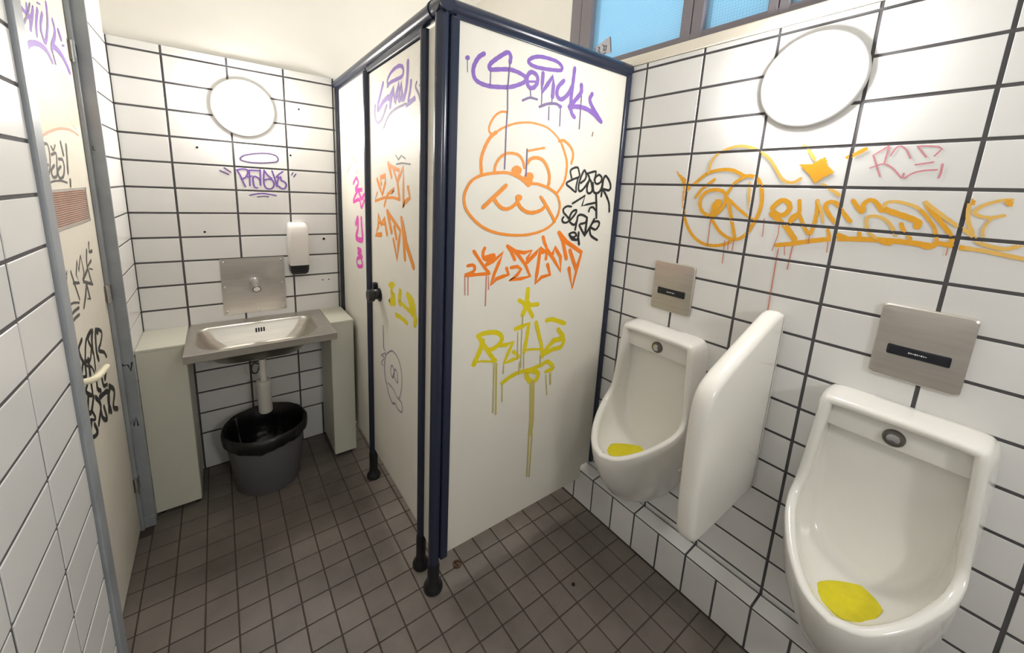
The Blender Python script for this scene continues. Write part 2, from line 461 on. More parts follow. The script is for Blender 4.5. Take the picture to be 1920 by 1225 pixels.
# ================================================================== TOILET CUBICLE
cb = empty('toilet_cubicle', (0.62, 1.235, 0))
CX, CY = 0.62, 1.235
tag(cb, 'white laminate toilet cubicle with dark blue posts, its panels covered in graffiti', 'toilet cubicle')
def cpart(name, x0, x1, y0, y1, z0, z1, mt, bev=0.0015, par=None):
    return bxo(name, x0-CX, x1-CX, y0-CY, y1-CY, z0, z1, mt, par or cb, bev)
# side panel, notched over the plinth
bm = NB()
out = [(0.662, 0.158), (1.478, 0.158), (1.478, 0.232), (1.552, 0.232), (1.552, 2.212), (0.662, 2.212)]
loft(bm, [[(x-CX, 1.2235-CY, z) for x, z in out], [(x-CX, 1.2465-CY, z) for x, z in out]], cap0=True, cap1=True)
side = obj('side_panel', bm, 'panel_laminate', cb)
door = cpart('cubicle_door', 0.6220, 0.6440, 1.385, 2.006, 0.185, 2.176, 'panel_laminate')
fixed = cpart('fixed_panel', 0.6220, 0.6440, 2.026, 2.585, 0.158, 2.212, 'panel_laminate')
tag(cpart('filler_strip', 0.6240, 0.6420, 1.245, 1.372, 0.165, 2.19, 'panel_laminate'), None)
bk = lambda x, y, z: (x-CX, y-CY, z)
# posts with flared feet
def post(y, r, zt, z_sleeve=0.165):
    bm = NB(); tube(bm, [bk(CX, y, 0.03), bk(CX, y, zt)], r, 20)
    p = obj('post', bm, 'post_blue', cb, smooth=True, sharp=50)
    bm = NB(); lathe(bm, [(r+0.017, 0.0), (r+0.018, 0.012), (r+0.014, 0.024), (r+0.004, 0.040), (r+0.0025, 0.06), (r+0.0025, z_sleeve-0.01), (r, z_sleeve)], 24, bk(CX, y, 0.0), 'z')
    obj('foot', bm, 'black_plastic', p, smooth=True, sharp=50)
    return p
post(1.236, 0.0225, 2.215, 0.13)
post(1.360, 0.0185, 2.19)
post(2.016, 0.0205, 2.19)
# clamp profiles
cpart('clamp_profile', 0.640, 0.675, 1.213, 1.257, 0.140, 2.205, 'post_blue', 0.008)
cpart('clamp_profile', 0.612, 0.652, 1.378, 1.388, 0.20, 2.17, 'post_blue', 0.002)
cpart('wall_profile', 1.540, 1.5705, 1.213, 1.257, 0.228, 2.212, 'post_blue', 0.006)
cpart('wall_profile', 0.610, 0.655, 2.560, 2.5935, 0.158, 2.212, 'post_blue', 0.006)
cpart('wall_profile_lip', 0.602, 0.610, 2.580, 2.5935, 0.158, 2.212, 'steel_dark', 0.001)
cpart('door_lintel', 0.612, 0.650, 1.372, 2.012, 2.180, 2.205, 'post_blue', 0.003)
cpart('panel_cap', 0.612, 0.650, 2.028, 2.59, 2.198, 2.214, 'post_blue', 0.003)
cpart('panel_cap', 0.66, 1.555, 1.217, 1.253, 2.198, 2.214, 'post_blue', 0.003)
bm = NB(); tube(bm, [bk(CX, 1.20, 2.231), bk(CX, 2.592, 2.231)], 0.0265, 24)
obj('top_rail', bm, 'post_blue', cb, smooth=True, sharp=50)
bm = NB(); tube(bm, [bk(0.595, CY, 2.231), bk(1.569, CY, 2.231)], 0.0262, 24)
obj('top_rail', bm, 'post_blue', cb, smooth=True, sharp=50)
bm = NB(); tube(bm, [bk(CX, 1.285, 2.231), bk(CX, 1.297, 2.231)], 0.030, 24)
obj('rail_collar', bm, 'post_blue', cb, smooth=True, sharp=50)
# door knob (sub-part of the door)
bm = NB(); lathe(bm, [(0.034, 0.0), (0.034, -0.006), (0.022, -0.010), (0.022, -0.026), (0.031, -0.032), (0.032, -0.056), (0.028, -0.060)], 24, bk(0.6220, 1.878, 1.125), 'x')
tag(obj('door_knob', bm, 'black_plastic', door, smooth=True, sharp=40), 'round black turn knob')
bm = NB(); box(bm, 0.600-CX, 0.6225-CX, 1.905-CY, 1.93-CY, 1.145, 1.180, .004)
obj('latch_plate', bm, 'black_plastic', door)

# ================================================================== WALL LAMPS
def lamp(loc, axis, label, power, col, suffix=''):
    root = empty('wall_lamp'+suffix, loc)
    tag(root, label, 'lamp', None)
    nm = 'lamp_glow_%s' % power
    emit_mat(nm, col, LAMP_POWER[power])
    s = {'x-': ('x', -1), 'y-': ('y', -1), 'y+': ('y', 1)}[axis]
    bm = NB(); lathe(bm, [(0.144, 0.0), (0.145, s[1]*0.010), (0.140, s[1]*0.016), (0.119, s[1]*0.018)], 48, (0, 0, 0), s[0])
    obj('lamp_base', bm, 'lamp_base_grey', root, smooth=True, sharp=45)
    bm = NB(); prof = [(0.110, s[1]*0.017), (0.112, s[1]*0.030)]
    for k in range(1, 11):
        a = math.radians(9*k); prof.append((max(0.112*math.cos(a), 0.004), s[1]*(0.030+0.058*math.sin(a))))
    lathe(bm, prof, 48, (0, 0, 0), s[0])
    obj('globe'+suffix, bm, nm, root, smooth=True, sharp=60)
    return root
lamp((0.147, YB, 2.026), 'y-', 'round white globe wall lamp above the steel washbasin', 'basin', (1.0, 0.965, 0.90, 1))
lamp((XR, 0.515, 2.058), 'x-', 'round white globe wall lamp above the urinals, beside the orange graffiti', 'urinal', (1.0, 0.985, 0.96, 1))
lamp((XR, 1.86, 2.00), 'x-', 'round white globe wall lamp inside the toilet cubicle', 'cubicle', (1.0, 0.965, 0.90, 1))
lamp((0.62, YF, 2.03), 'y+', 'round white globe wall lamp on the tiled wall opposite the washbasin', 'entrance', (1.0, 0.985, 0.96, 1), '_offscreen')

# ================================================================== WASHBASIN AREA
def cabinet(x0, x1, label, z0):
    root = empty('pipe_cabinet', ((x0+x1)/2, 2.447, 0)); tag(root, label, 'cabinet')
    hx = (x1-x0)/2
    bm = NB(); box(bm, -hx, hx, -0.140, 0.145, z0, 0.855, 0.002); obj('body', bm, 'cabinet_cream', root)
    bm = NB(); box(bm, -hx+.001, hx-.001, -0.147, -0.1405, z0-.004, 0.857, 0.0015); obj('front_panel', bm, 'cabinet_cream', root)
    bm = NB(); box(bm, -hx, hx, -0.147, 0.146, 0.857, 0.872, 0.003); obj('top', bm, 'cabinet_cream', root)
    for sx in (-1, 1):
        for sy in (-1, 1):
            bm = NB(); tube(bm, [(sx*(hx-.02), sy*.115, 0), (sx*(hx-.02), sy*.115, z0+.002)], .012, 10); obj('foot', bm, 'black_plastic', root)
    return root
cabinet(-0.352, -0.1735, 'wider cream pipe cabinet between the grey door frame and the washbasin', 0.028)
cabinet(0.4745, 0.6025, 'narrow cream pipe cabinet between the washbasin and the toilet cubicle', 0.022)

wbn = empty('washbasin', (0.1475, 2.357, 0.873)); tag(wbn, 'rectangular stainless steel washbasin between two cream cabinets', 'washbasin')
def rrect(n, x0, x1, y0, y1, rb, rf, z):
    # rounded rectangle by angle, larger radius at the front corners
    pts = []
    corners = [(x1-rf, y0+rf, rf, -90), (x1-rb, y1-rb, rb, 0), (x0+rb, y1-rb, rb, 90), (x0+rf, y0+rf, rf, 180)]
    q = n//4
    for cx, cy, r, a0 in corners:
        for k in range(q):
            a = math.radians(a0+90*k/(q-1)); pts.append((cx+r*math.cos(a), cy+r*math.sin(a), z))
    return pts
OX, OY = 0.1475, 2.357
def bl(x0, x1, y0, y1, rb, rf, z, n=64): return rrect(n, x0-OX, x1-OX, y0-OY, y1-OY, rb, rf, z)
bm = NB()
loops = [bl(-.174, .471, 2.123, 2.592, .003, .004, -0.038), bl(-.175, .472, 2.122, 2.592, .003, .004, -0.0365), bl(-.175, .472, 2.122, 2.592, .003, .004, -0.0018), bl(-.1735, .4705, 2.1235, 2.591, .003, .004, 0.0),
         bl(-.160, .457, 2.137, 2.578, .006, .010, -0.001), bl(-.150, .447, 2.147, 2.560, .03, .05, -0.0045),
         bl(-.141, .405, 2.160, 2.522, .05, .13, -0.006), bl(-.135, .399, 2.166, 2.516, .05, .13, -0.010), bl(-.128, .392, 2.175, 2.510, .052, .13, -0.022),
         bl(-.105, .365, 2.205, 2.498, .06, .12, -0.075), bl(-.070, .325, 2.245, 2.485, .07, .11, -0.115), bl(0.00, .26, 2.29, 2.455, .06, .075, -0.130), bl(.09, .19, 2.33, 2.42, .04, .045, -0.134)]
loft(bm, loops, cap1=True)
bmesh.ops.recalc_face_normals(bm, faces=bm.faces)
basin = obj('basin', bm, 'steel', wbn, smooth=True, sharp=28)
bm = NB()
loft(bm, [bl(-.11, .37, 2.20, 2.505, .06, .12, -0.070), bl(-.075, .33, 2.24, 2.49, .07, .11, -0.121), bl(0.00, .26, 2.285, 2.46, .06, .075, -0.137)], cap1=True)
obj('bowl_underside', bm, 'steel', wbn, smooth=True, sharp=35)
for k in range(4):
    bm = NB(); box(bm, 0.122+k*0.0125-OX, 0.129+k*0.0125-OX, 2.4975-OY, 2.5015-OY, -0.062, -0.036, 0.002); obj('overflow_slot', bm, 'hole_dark', basin)  # dark boxes: the shade inside the slots is put into their colour
bm = NB(); lathe(bm, [(0.028, 0.0), (0.028, 0.003), (0.018, 0.003), (0.016, -0.002)], 24, (0.135-OX, 2.375-OY, -0.134), 'z'); obj('drain', bm, 'chrome', basin, smooth=True, sharp=40)

# drain trap below
tr = empty('drain_trap', (0.135, 2.36, 0.39)); tag(tr, 'white plastic bottle trap hanging below the washbasin', 'drain pipe')
bm = NB(); lathe(bm, [(0.022, 0.346), (0.026, 0.342), (0.026, 0.320), (0.021, 0.315)], 20); obj('nut', bm, 'steel_dark', tr, smooth=True, sharp=40)
bm = NB(); tube(bm, [(0, 0, 0.185), (0, 0, 0.325)], 0.016, 18); obj('pipe', bm, 'pipe_white', tr, smooth=True, sharp=50)
bm = NB(); lathe(bm, [(0.030, 0.0), (0.034, 0.006), (0.034, 0.165), (0.036, 0.168), (0.036, 0.188), (0.020, 0.192)], 24); obj('bottle', bm, 'pipe_white', tr, smooth=True, sharp=45)
bm = NB(); tube(bm, [tuple(catmull([(0, (-.012, .0, .285)), (.2, (-.032, .03, .283)), (.4, (-.046, .055, .262)), (.55, (-.050, .07, .232)), (.7, (-.042, .08, .205)), (.85, (-.02, .12, .19)), (1, (0, .234, .188))], k/20)) for k in range(21)], 0.0045, 10); obj('hose', bm, 'steel_dark', tr, smooth=True)

# waste bin
bn = empty('waste_bin', (0.128, 2.335, 0)); tag(bn, 'round grey plastic waste bin with a black liner under the washbasin', 'waste bin')
H = 0.335
bm = NB(); lathe(bm, [(0.02, 0.0), (0.150, 0.0), (0.156, 0.006), (0.192, H), (0.198, H), (0.207, H-.010), (0.203, H-.012)][:5] + [(0.188, H-.002), (0.148, 0.012), (0.02, 0.012)], 48)
obj('bucket', bm, 'bin_grey', bn, smooth=True, sharp=40)
bm = NB(); n = 72; loops = []
rr = random.Random(3)
ph = [rr.uniform(0, 6.28) for _ in range(6)]
def wob(a, f): return math.sin(3*a+ph[0])*.4 + math.sin(7*a+ph[1])*.35 + math.sin(13*a+ph[2])*.25 + math.sin(23*a+ph[3])*.2*f
for (r, z, amp, za) in ((0.193, H-.062, .003, .012), (0.2025, H-.05, .003, .009), (0.2045, H-.02, .003, .003), (0.203, H+.008, .003, .003), (0.196, H+.013, .002, .003), (0.184, H-.005, .004, .003), (0.172, H-.08, .006, .0), (0.160, H-.17, .008, 0), (0.11, H-.22, .006, 0), (0.01, H-.225, 0, 0)):
    loops.append([((r+amp*wob(2*math.pi*k/n, 1))*math.cos(2*math.pi*k/n), (r+amp*wob(2*math.pi*k/n, 1))*math.sin(2*math.pi*k/n), z+za*wob(2*math.pi*k/n+1, 1)) for k in range(n)])
loft(bm, loops, cap1=True)
obj('liner', bm, 'bag_black', bn, smooth=True, sharp=80)

# faucet on its steel plate
fc = empty('wall_faucet', (0.139, YB, 1.065)); tag(fc, 'chrome spout faucet on a square steel plate above the washbasin', 'faucet')
bm = NB(); n = 24
PW, PH = 0.154, 0.159
grid = [[None]*(n+1) for _ in range(n+1)]
for i in range(n+1):
    for j in range(n+1):
        x = -PW+2*PW*i/n; z = -PH+2*PH*j/n
        rr_ = math.hypot(x, z-.01)
        dent = -0.010*math.exp(-(rr_/0.055)**2) - 0.004*math.exp(-((z-.002)/0.018)**2)*math.exp(-(x/0.11)**2) + 0.003*math.sin(x*16)*math.exp(-((z-.03)/.05)**2)
        edge = min(PW-abs(x), PH-abs(z)); e = min(1, edge/0.02)
        grid[i][j] = bm.verts.new((x, -0.0045 + max(dent, -0.004)*-0.55*e, z))
for i in range(n):
    for j in range(n): bm.faces.new((grid[i][j], grid[i+1][j], grid[i+1][j+1], grid[i][j+1]))
bnd = [grid[i][0] for i in range(n+1)] + [grid[n][j] for j in range(1, n+1)] + [grid[i][n] for i in range(n-1, -1, -1)] + [grid[0][j] for j in range(n-1, 0, -1)]
bk_ = [bm.verts.new((v.co.x, 0.0, v.co.z)) for v in bnd]
for k in range(len(bnd)): bm.faces.new((bnd[k], bnd[(k+1) % len(bnd)], bk_[(k+1) % len(bnd)], bk_[k]))
obj('backplate', bm, 'steel_plate', fc, smooth=True, sharp=40)
for (sx, sz) in ((-.138, .140), (.138, .140), (-.139, .0), (.139, .004), (-.138, -.142), (.138, -.142), (.012, -.146)):
    bm = NB(); lathe(bm, [(0.007, -0.0035), (0.0068, -0.007), (0.004, -0.0085), (0.0005, -0.0088)], 14, (sx, 0, sz), 'y'); obj('screw', bm, 'chrome', fc, smooth=True, sharp=40)
bm = NB(); lathe(bm, [(0.024, -0.004), (0.024, -0.010), (0.019, -0.012)], 24, (0, 0, 0.022), 'y'); obj('collar', bm, 'chrome', fc, smooth=True, sharp=40)
bm = NB(); tube(bm, [(0, -0.008, 0.022), (0, -0.05, 0.020), (0.001, -0.085, 0.014), (0.002, -0.118, 0.000)], [.019, .019, .0195, .020], 20, caps=False)
tube(bm, [(0.002, -0.118, 0.000), (0.0018, -0.105, 0.006)], [.0165, .016], 20, caps=True)
obj('spout', bm, 'chrome', fc, smooth=True, sharp=50)
bm = NB(); lathe(bm, [(0.0160, 0.0), (0.0160, 0.004)], 20, (0, 0, 0), 'y'); o = obj('aerator', bm, 'hole_dark', fc); o.location = (0.002, -0.1165, 0.0005); o.rotation_euler = (math.radians(24), 0, 0)  # dark disc paints the shade inside the spout mouth
bm = NB(); lathe(bm, [(0.010, -0.004), (0.010, -0.016), (0.006, -0.019)], 16, (0.0, 0, -0.028), 'y'); obj('sensor', bm, 'chrome', fc, smooth=True, sharp=40)

# soap dispenser
sd = empty('soap_dispenser', (0.366, YB, 1.12)); tag(sd, 'white soap dispenser with a black base on the back wall', 'soap dispenser')
def sd_loop(z, w_, d0, r=0.018, n=40):
    pts = []
    for cx, cy, a0 in ((w_-r, -d0+r, -90), (w_-r*.2, -r*.2, 0), (-w_+r*.2, -r*.2, 90), (-w_+r, -d0+r, 180)):
        rr_ = r if cy < -r*.5 else r*.2
        for k in range(n//4):
            a = math.radians(a0+90*k/(n//4-1)); pts.append((cx+rr_*math.cos(a), min(0, cy+rr_*math.sin(a)), z))
    return pts
bm = NB(); loft(bm, [sd_loop(0.058, .0505, .088), sd_loop(0.060, .0515, .0895), sd_loop(0.24, .0520, .092), sd_loop(0.275, .0510, .089), sd_loop(0.292, .0480, .080), sd_loop(0.301, .0430, .066), sd_loop(0.304, .035, .05)], cap0=True, cap1=True)
obj('body', bm, 'plastic_white', sd, smooth=True, sharp=50)
bm = NB(); loft(bm, [sd_loop(0.0575, .0500, .087), sd_loop(0.035, .0495, .086), sd_loop(0.012, .0460, .080), sd_loop(0.001, .040, .068), sd_loop(-0.002, .03, .05)], cap0=True, cap1=True)
obj('base', bm, 'black_plastic', sd, smooth=True, sharp=50)

# ================================================================== URINALS
def urinal(yc, label):
    root = empty('urinal', (XR, yc, 0.24)); tag(root, label, 'urinal', None)
    ZB = 1.66-0.24
    # half contours: u -> (lateral, height) at the wall, (lateral, depth, height) at the rim
    K0 = [(0, (0, -.553)), (.15, (.150, -.556)), (.2, (.176, -.572)), (.25, (.185, -.62)), (.38, (.191, -.78)), (.5, (.192, -.93)), (.56, (.189, -1.03)), (.62, (.180, -1.12)), (.70, (.158, -1.21)), (.78, (.125, -1.285)), (.86, (.082, -1.35)), (.93, (.042, -1.395)), (1, (0, -1.412))]
    K1 = [(0, (0, .095, -.566)), (.15, (.146, .095, -.570)), (.2, (.164, .095, -.582)), (.25, (.169, .096, -.62)), (.36, (.178, .098, -.74)), (.46, (.186, .101, -.848)), (.52, (.190, .109, -.889)), (.58, (.191, .129, -.915)), (.64, (.186, .159, -.937)), (.70, (.175, .194, -.955)), (.78, (.140, .270, -.990)), (.86, (.097, .333, -1.017)), (.93, (.055, .372, -1.034)), (1, (0, .391, -1.041))]
    K2 = [(0, (0, .028, -.618)), (.15, (.126, .028, -.620)), (.2, (.142, .028, -.632)), (.25, (.146, .028, -.66)), (.38, (.150, .028, -.78)), (.5, (.150, .032, -.90)), (.56, (.146, .038, -.945)), (.62, (.138, .048, -.985)), (.70, (.120, .064, -1.022)), (.78, (.092, .084, -1.055)), (.86, (.060, .100, -1.075)), (.93, (.03, .110, -1.083)), (1, (0, .114, -1.085))]
    NH = 36
    us = [i/NH for i in range(NH+1)]
    def sym(f):
        h = [f(u) for u in us]
        return [(-p[1], p[0], p[2]+ZB) for p in h] + [(-p[1], -p[0], p[2]+ZB) for p in h[-2:0:-1]]
    def at(t):
        def f(u):
            a = catmull(K0, u); b = catmull(K1, u)
            l0, z0 = a; l1, d1_, z1 = b
            lc = (l0+l1)/2*1.01 if u < .5 else max(l0, l1)*1.0
            dc = .85*d1_; zc = z0+.22*(z1-z0)
            if u < .25: zc = z0*.8+z1*.2; lc = l0
            s = 1-t
            return (s*s*l0+2*s*t*lc+t*t*l1, 2*s*t*dc+t*t*d1_, s*s*z0+2*s*t*zc+t*t*z1)
        return f
    def rim(off_in, off_d):
        # offset of the rim curve towards its centre, and along the outward normal
        def f(u):
            l1, d1_, z1 = catmull(K1, u)
            c = Vector((0, .12, -.83)); v = Vector((l1, d1_, z1))
            e = 1e-3; a = Vector(catmull(K1, max(0, u-e))); b = Vector(catmull(K1, min(1, u+e))); t = (b-a)
            t = t.normalized() if t.length > 0 else Vector((1, 0, 0))
            if u == 0 or u == 1: t = Vector((1, 0, 0))*(1 if u == 0 else -1)
            # in-surface inward direction: perpendicular to tangent, towards the bowl axis
            def ss(e0, e1): q_ = max(0, min(1, (u-e0)/(e1-e0))); return q_*q_*(3-2*q_)
            dirs = [(Vector((l1, d1_, -.9))-v).normalized(), (Vector((0, d1_, z1-.01))-v).normalized(), (Vector((0, .17, -.93))-v).normalized()]
            k1_, k2_ = ss(.14, .23), ss(.46, .74)
            dr_ = dirs[0]*(1-k1_) + (dirs[1]*(1-k2_) + dirs[2]*k2_)*k1_
            ax = v+dr_
            w_ = ax-v; w_ = w_-t*w_.dot(t); w_.normalize()
            q = v+w_*off_in+Vector((0, off_d*(1-.5*ss(.5, .9)), off_d*.6*ss(.5, .8)))
            if u in (0, 1): q.x = 0
            return tuple(q)
        return f
    loops = [sym(at(t)) for t in (0, .12, .25, .4, .55, .7, .82, .92, 1.0)]
    loops += [sym(rim(.004, .004)), sym(rim(.010, .0055)), sym(rim(.017, .004)), sym(rim(.022, -.001)), sym(rim(.025, -.009))]
    def inner(t):
        R_ = rim(.025, -.009)
        def f(u):
            a = R_(u); b = catmull(K2, u)
            # keep the walls steep and the bowl floor deep
            k = max(0, min(1, (u-.5)/.25))
            cl = a[0]*.92+b[0]*.08; cdp = (1-k)*(b[1]+.25*(a[1]-b[1])) + k*(.80*a[1]+.2*b[1]); cz = (1-k)*(a[2]*.9+b[2]*.1) + k*min(a[2]-.062, b[2]-.020)
            s = 1-t
            return (s*s*a[0]+2*s*t*cl+t*t*b[0], s*s*a[1]+2*s*t*cdp+t*t*b[1], s*s*a[2]+2*s*t*cz+t*t*b[2])
        return f
    loops += [sym(inner(t)) for t in (.08, .18, .3, .45, .6, .75, .9, 1.0)]
    # shrink the back panel towards a point to close it smoothly
    def shrink(s):
        def f(u):
            b = catmull(K2, u); return (b[0]*s, .028+(b[1]-.028)*s*s, -.86+(b[2]+.86)*s)
        return f
    loops += [sym(shrink(s)) for s in (.85, .6, .3, .05)]
    bm = NB(); loft(bm, loops, cap0=True, cap1=True)
    body = obj('bowl', bm, 'ceramic', root, smooth=True, sharp=75)
    # flush ledge across the top of the recess
    bm = NB(); box(bm, -0.066, -0.020, -0.153, 0.153, -.668+ZB, -.586+ZB, .005, 3); obj('flush_ledge', bm, 'ceramic', root, smooth=True, sharp=50)
    bm = NB(); lathe(bm, [(0.025, -0.064), (0.0245, -0.072), (0.021, -0.076), (0.006, -0.078)], 28, (0, 0, -.634+ZB), 'x'); noz = obj('flush_nozzle', bm, 'steel_dark', root, smooth=True, sharp=40)
    bm = NB(); lathe(bm, [(0.015, -0.0765), (0.0145, -0.079), (0.004, -0.080)], 20, (0, 0, -.634+ZB), 'x'); obj('nozzle_cap', bm, 'chrome', noz, smooth=True, sharp=40)
    # fixing slots low on both flanks
    for s in (-1, 1):
        bm = NB(); lathe(bm, [(0.012, 0), (0.011, s*.004)], 16, (-0.075, s*0.176, -1.12+ZB), 'y'); obj('fixing_cap', bm, 'ceramic', root, smooth=True, sharp=40)
    # the catmull floor height below the mat
    return root
urinal(0.886, 'white ceramic urinal between the toilet cubicle and the white divider')
urinal(0.136, 'white ceramic urinal on the far side of the white divider from the cubicle')

# yellow splash mats lying in the bowls
def mat_obj(yc, pts, label):
    root = empty('urinal_mat', (XR, yc, 0.5)); tag(root, label, 'urinal mat')
    bm = NB(); N = 10
    # pts: four corners (depth, lateral) with bowed edges
    def edge(a, b, bow, n=8):
        out = []
        for k in range(n):
            t = k/n; x = a[0]+(b[0]-a[0])*t; y = a[1]+(b[1]-a[1])*t
            nx, ny = -(b[1]-a[1]), b[0]-a[0]; s = bow*4*t*(1-t)
            out.append((x+nx*s, y+ny*s))
        return out
    ring = []
    for k in range(4): ring += edge(pts[k], pts[(k+1) % 4], 0.10)
    c = (sum(p[0] for p in ring)/len(ring), sum(p[1] for p in ring)/len(ring))
    def zf(d, l):
        return 0.072 + 3.0*max(0, d-.24)**2 + 1.6*l*l
    loops = []
    for s, h in ((1.0, 0.0), (1.0, .006), (.7, .008), (.35, .010), (.05, .011)):
        loops.append([(-(c[0]+(p[0]-c[0])*s), c[1]+(p[1]-c[1])*s, zf(c[0]+(p[0]-c[0])*s, c[1]+(p[1]-c[1])*s)+h) for p in ring])
    loft(bm, loops, cap0=True, cap1=True)
    obj('mat_sheet', bm, 'mat_yellow', root, smooth=True, sharp=40)
    return root
MATQ = [(.262, .066), (.318, -.012), (.182, -.072), (.130, -.016)]
mat_obj(0.886, MATQ, 'yellow splash mat in the urinal beside the toilet cubicle')
mat_obj(0.136, MATQ, 'yellow splash mat in the urinal on the far side of the divider from the cubicle')

# flush plates
def flush(yc, label):
    root = empty('flush_plate', (XR, yc, 1.2865)); tag(root, label, 'flush plate')
    bm = NB()
    def lp(hw, z0, z1, d, r, n=10):
        pts = []
        for cx, cz, a0 in ((hw-r, z0+r, -90), (hw-r, z1-r, 0), (-hw+r, z1-r, 90), (-hw+r, z0+r, 180)):
            for k in range(n):
                a = math.radians(a0+90*k/(n-1)); pts.append((-d, cx+r*math.cos(a), cz+r*math.sin(a)))
        return pts
    loft(bm, [lp(.091, -.107, .107, 0, .012), lp(.0925, -.109, .109, .004, .013), lp(.0925, -.109, .109, .009, .013), lp(.089, -.105, .105, .0125, .012), lp(.080, -.052, .096, .0138, .01), lp(.04, -.03, .05, .0150, .008)], cap0=True, cap1=True)
    obj('cover', bm, 'steel_plate', root, smooth=True, sharp=25)
    bm = NB(); box(bm, -0.0165, -0.012, -.063, .063, -.036, -.006, .004); sw = obj('sensor_window', bm, 'sensor_black', root)
    bm = NB()
    for k in range(9):
        h = .0022+.0012*((k*7) % 3); box(bm, -0.0170, -0.0160, -.018+k*.0042, -.0152+k*.0042, -.0215-h/2, -.0215+h/2)
    obj('print', bm, 'print_white', sw)
    return root
flush(0.887, 'brushed steel flush plate with a black sensor strip above the urinal beside the cubicle')
flush(0.137, 'brushed steel flush plate with a black sensor strip above the urinal away from the cubicle')

# divider
dv = empty('urinal_divider', (XR, 0.488, 0.55)); tag(dv, 'smooth white divider panel standing out from the wall between two urinals', 'divider')
# outline in (depth, height)
OUT = [(0.0, .62), (0.0, 1.285), (.045, 1.305), (.10, 1.288), (.30, 1.205), (.43, 1.150), (.475, 1.105), (.488, 1.04), (.478, .75), (.466, .635), (.447, .600), (.405, .590), (.20, .600), (.06, .608)]
def smooth_poly(P, it=3):
    for _ in range(it):
        Q = []
        for i in range(len(P)):
            a, b = P[i], P[(i+1) % len(P)]
            Q.append((a[0]*.75+b[0]*.25, a[1]*.75+b[1]*.25)); Q.append((a[0]*.25+b[0]*.75, a[1]*.25+b[1]*.75))
        P = Q
    return P
P_ = smooth_poly(OUT, 3)
cx = sum(p[0] for p in P_)/len(P_); cz = sum(p[1] for p in P_)/len(P_)
def ins(P, d):
    out = []
    n = len(P)
    for i in range(n):
        a, b = P[i-1], P[(i+1) % n]; t = Vector((b[0]-a[0], b[1]-a[1])).normalized(); nrm = Vector((t.y, -t.x))
        if nrm.dot(Vector((cx-P[i][0], cz-P[i][1]))) < 0: nrm = -nrm
        out.append((max(P[i][0]+nrm.x*d, 0.0), P[i][1]+nrm.y*d))
    return out
bm = NB(); TK = 0.030
loops = []
for d, y in ((.020, -TK), (.010, -TK+.0025), (.003, -TK+.010), (0, -TK+.020), (0, TK-.020), (.003, TK-.010), (.010, TK-.0025), (.020, TK)):
    loops.append([(-p[0], y, p[1]-.55) for p in ins(P_, d)])
loft(bm, loops, cap0=True, cap1=True)
obj('panel', bm, 'divider_white', dv, smooth=True, sharp=60)
for z in (0.64, 1.22):
    bm = NB(); box(bm, -0.05, -0.0005, -TK+.004, TK-.004, z-.55-.03, z-.55+.03, .006); obj('bracket', bm, 'divider_white', dv)

# ================================================================== SMALL THINGS
st_ = empty('window_sticker', (XR+0.0285, 1.44, 2.40)); tag(st_, 'torn grey paper sticker with black scribble in the lower corner of the window', 'sticker')
bm = NB(); P3 = [(0.052, -.006), (-.045, .028), (-.066, -.052), (0.030, -.045)]
loft(bm, [[(0, a, b) for a, b in P3], [(.0012, a, b) for a, b in P3]], cap0=True, cap1=True); pap = obj('paper', bm, 'sticker_paper', st_)
bm = NB()
for q in ([(.040, -.030), (.045, -.005)], [(.022, -.005), (.012, -.012), (.020, -.026), (.006, -.034)], [(-.004, -.002), (-.016, -.010), (-.014, -.030), (-.028, -.030), (-.030, -.012), (-.016, -.012)], [(-.050, .022), (-.062, -.045)], [(-.012, -.046), (-.03, -.043)]):
    for a, b in zip(q[:-1], q[1:]): tube(bm, [(-.0004, *a), (-.0004, *b)], .0022, 5)
obj('scribble', bm, 'paint_grey_ink', pap)
lt = empty('litter_scrap', (0.755, 1.271, 0)); tag(lt, 'small round brown scrap of litter on the floor by the cubicle post', 'litter')
bm = NB(); tube(bm, [(.0165*math.cos(a), .0165*math.sin(a), .0035) for a in [2*math.pi*k/20 for k in range(21)]], .0032, 8); obj('ring', bm, 'rust_brown', lt, smooth=True)
bm = NB(); tube(bm, [(-.014, -.006, .003), (0, .002, .006), (.013, .008, .003)], .003, 6); tube(bm, [(.004, -.013, .003), (0, .002, .006), (-.006, .013, .003)], .0025, 6); obj('twist', bm, 'rust_brown', lt, smooth=True)
pb = empty('floor_pebble', (1.128, 0.911, 0)); tag(pb, 'tiny dark pebble on the floor tiles in front of the urinals', 'pebble')
bm = NB(); lathe(bm, [(.005, 0), (.008, .002), (.0065, .005), (.002, .0065)], 9); obj('stone', bm, 'hole_dark', pb, smooth=True)
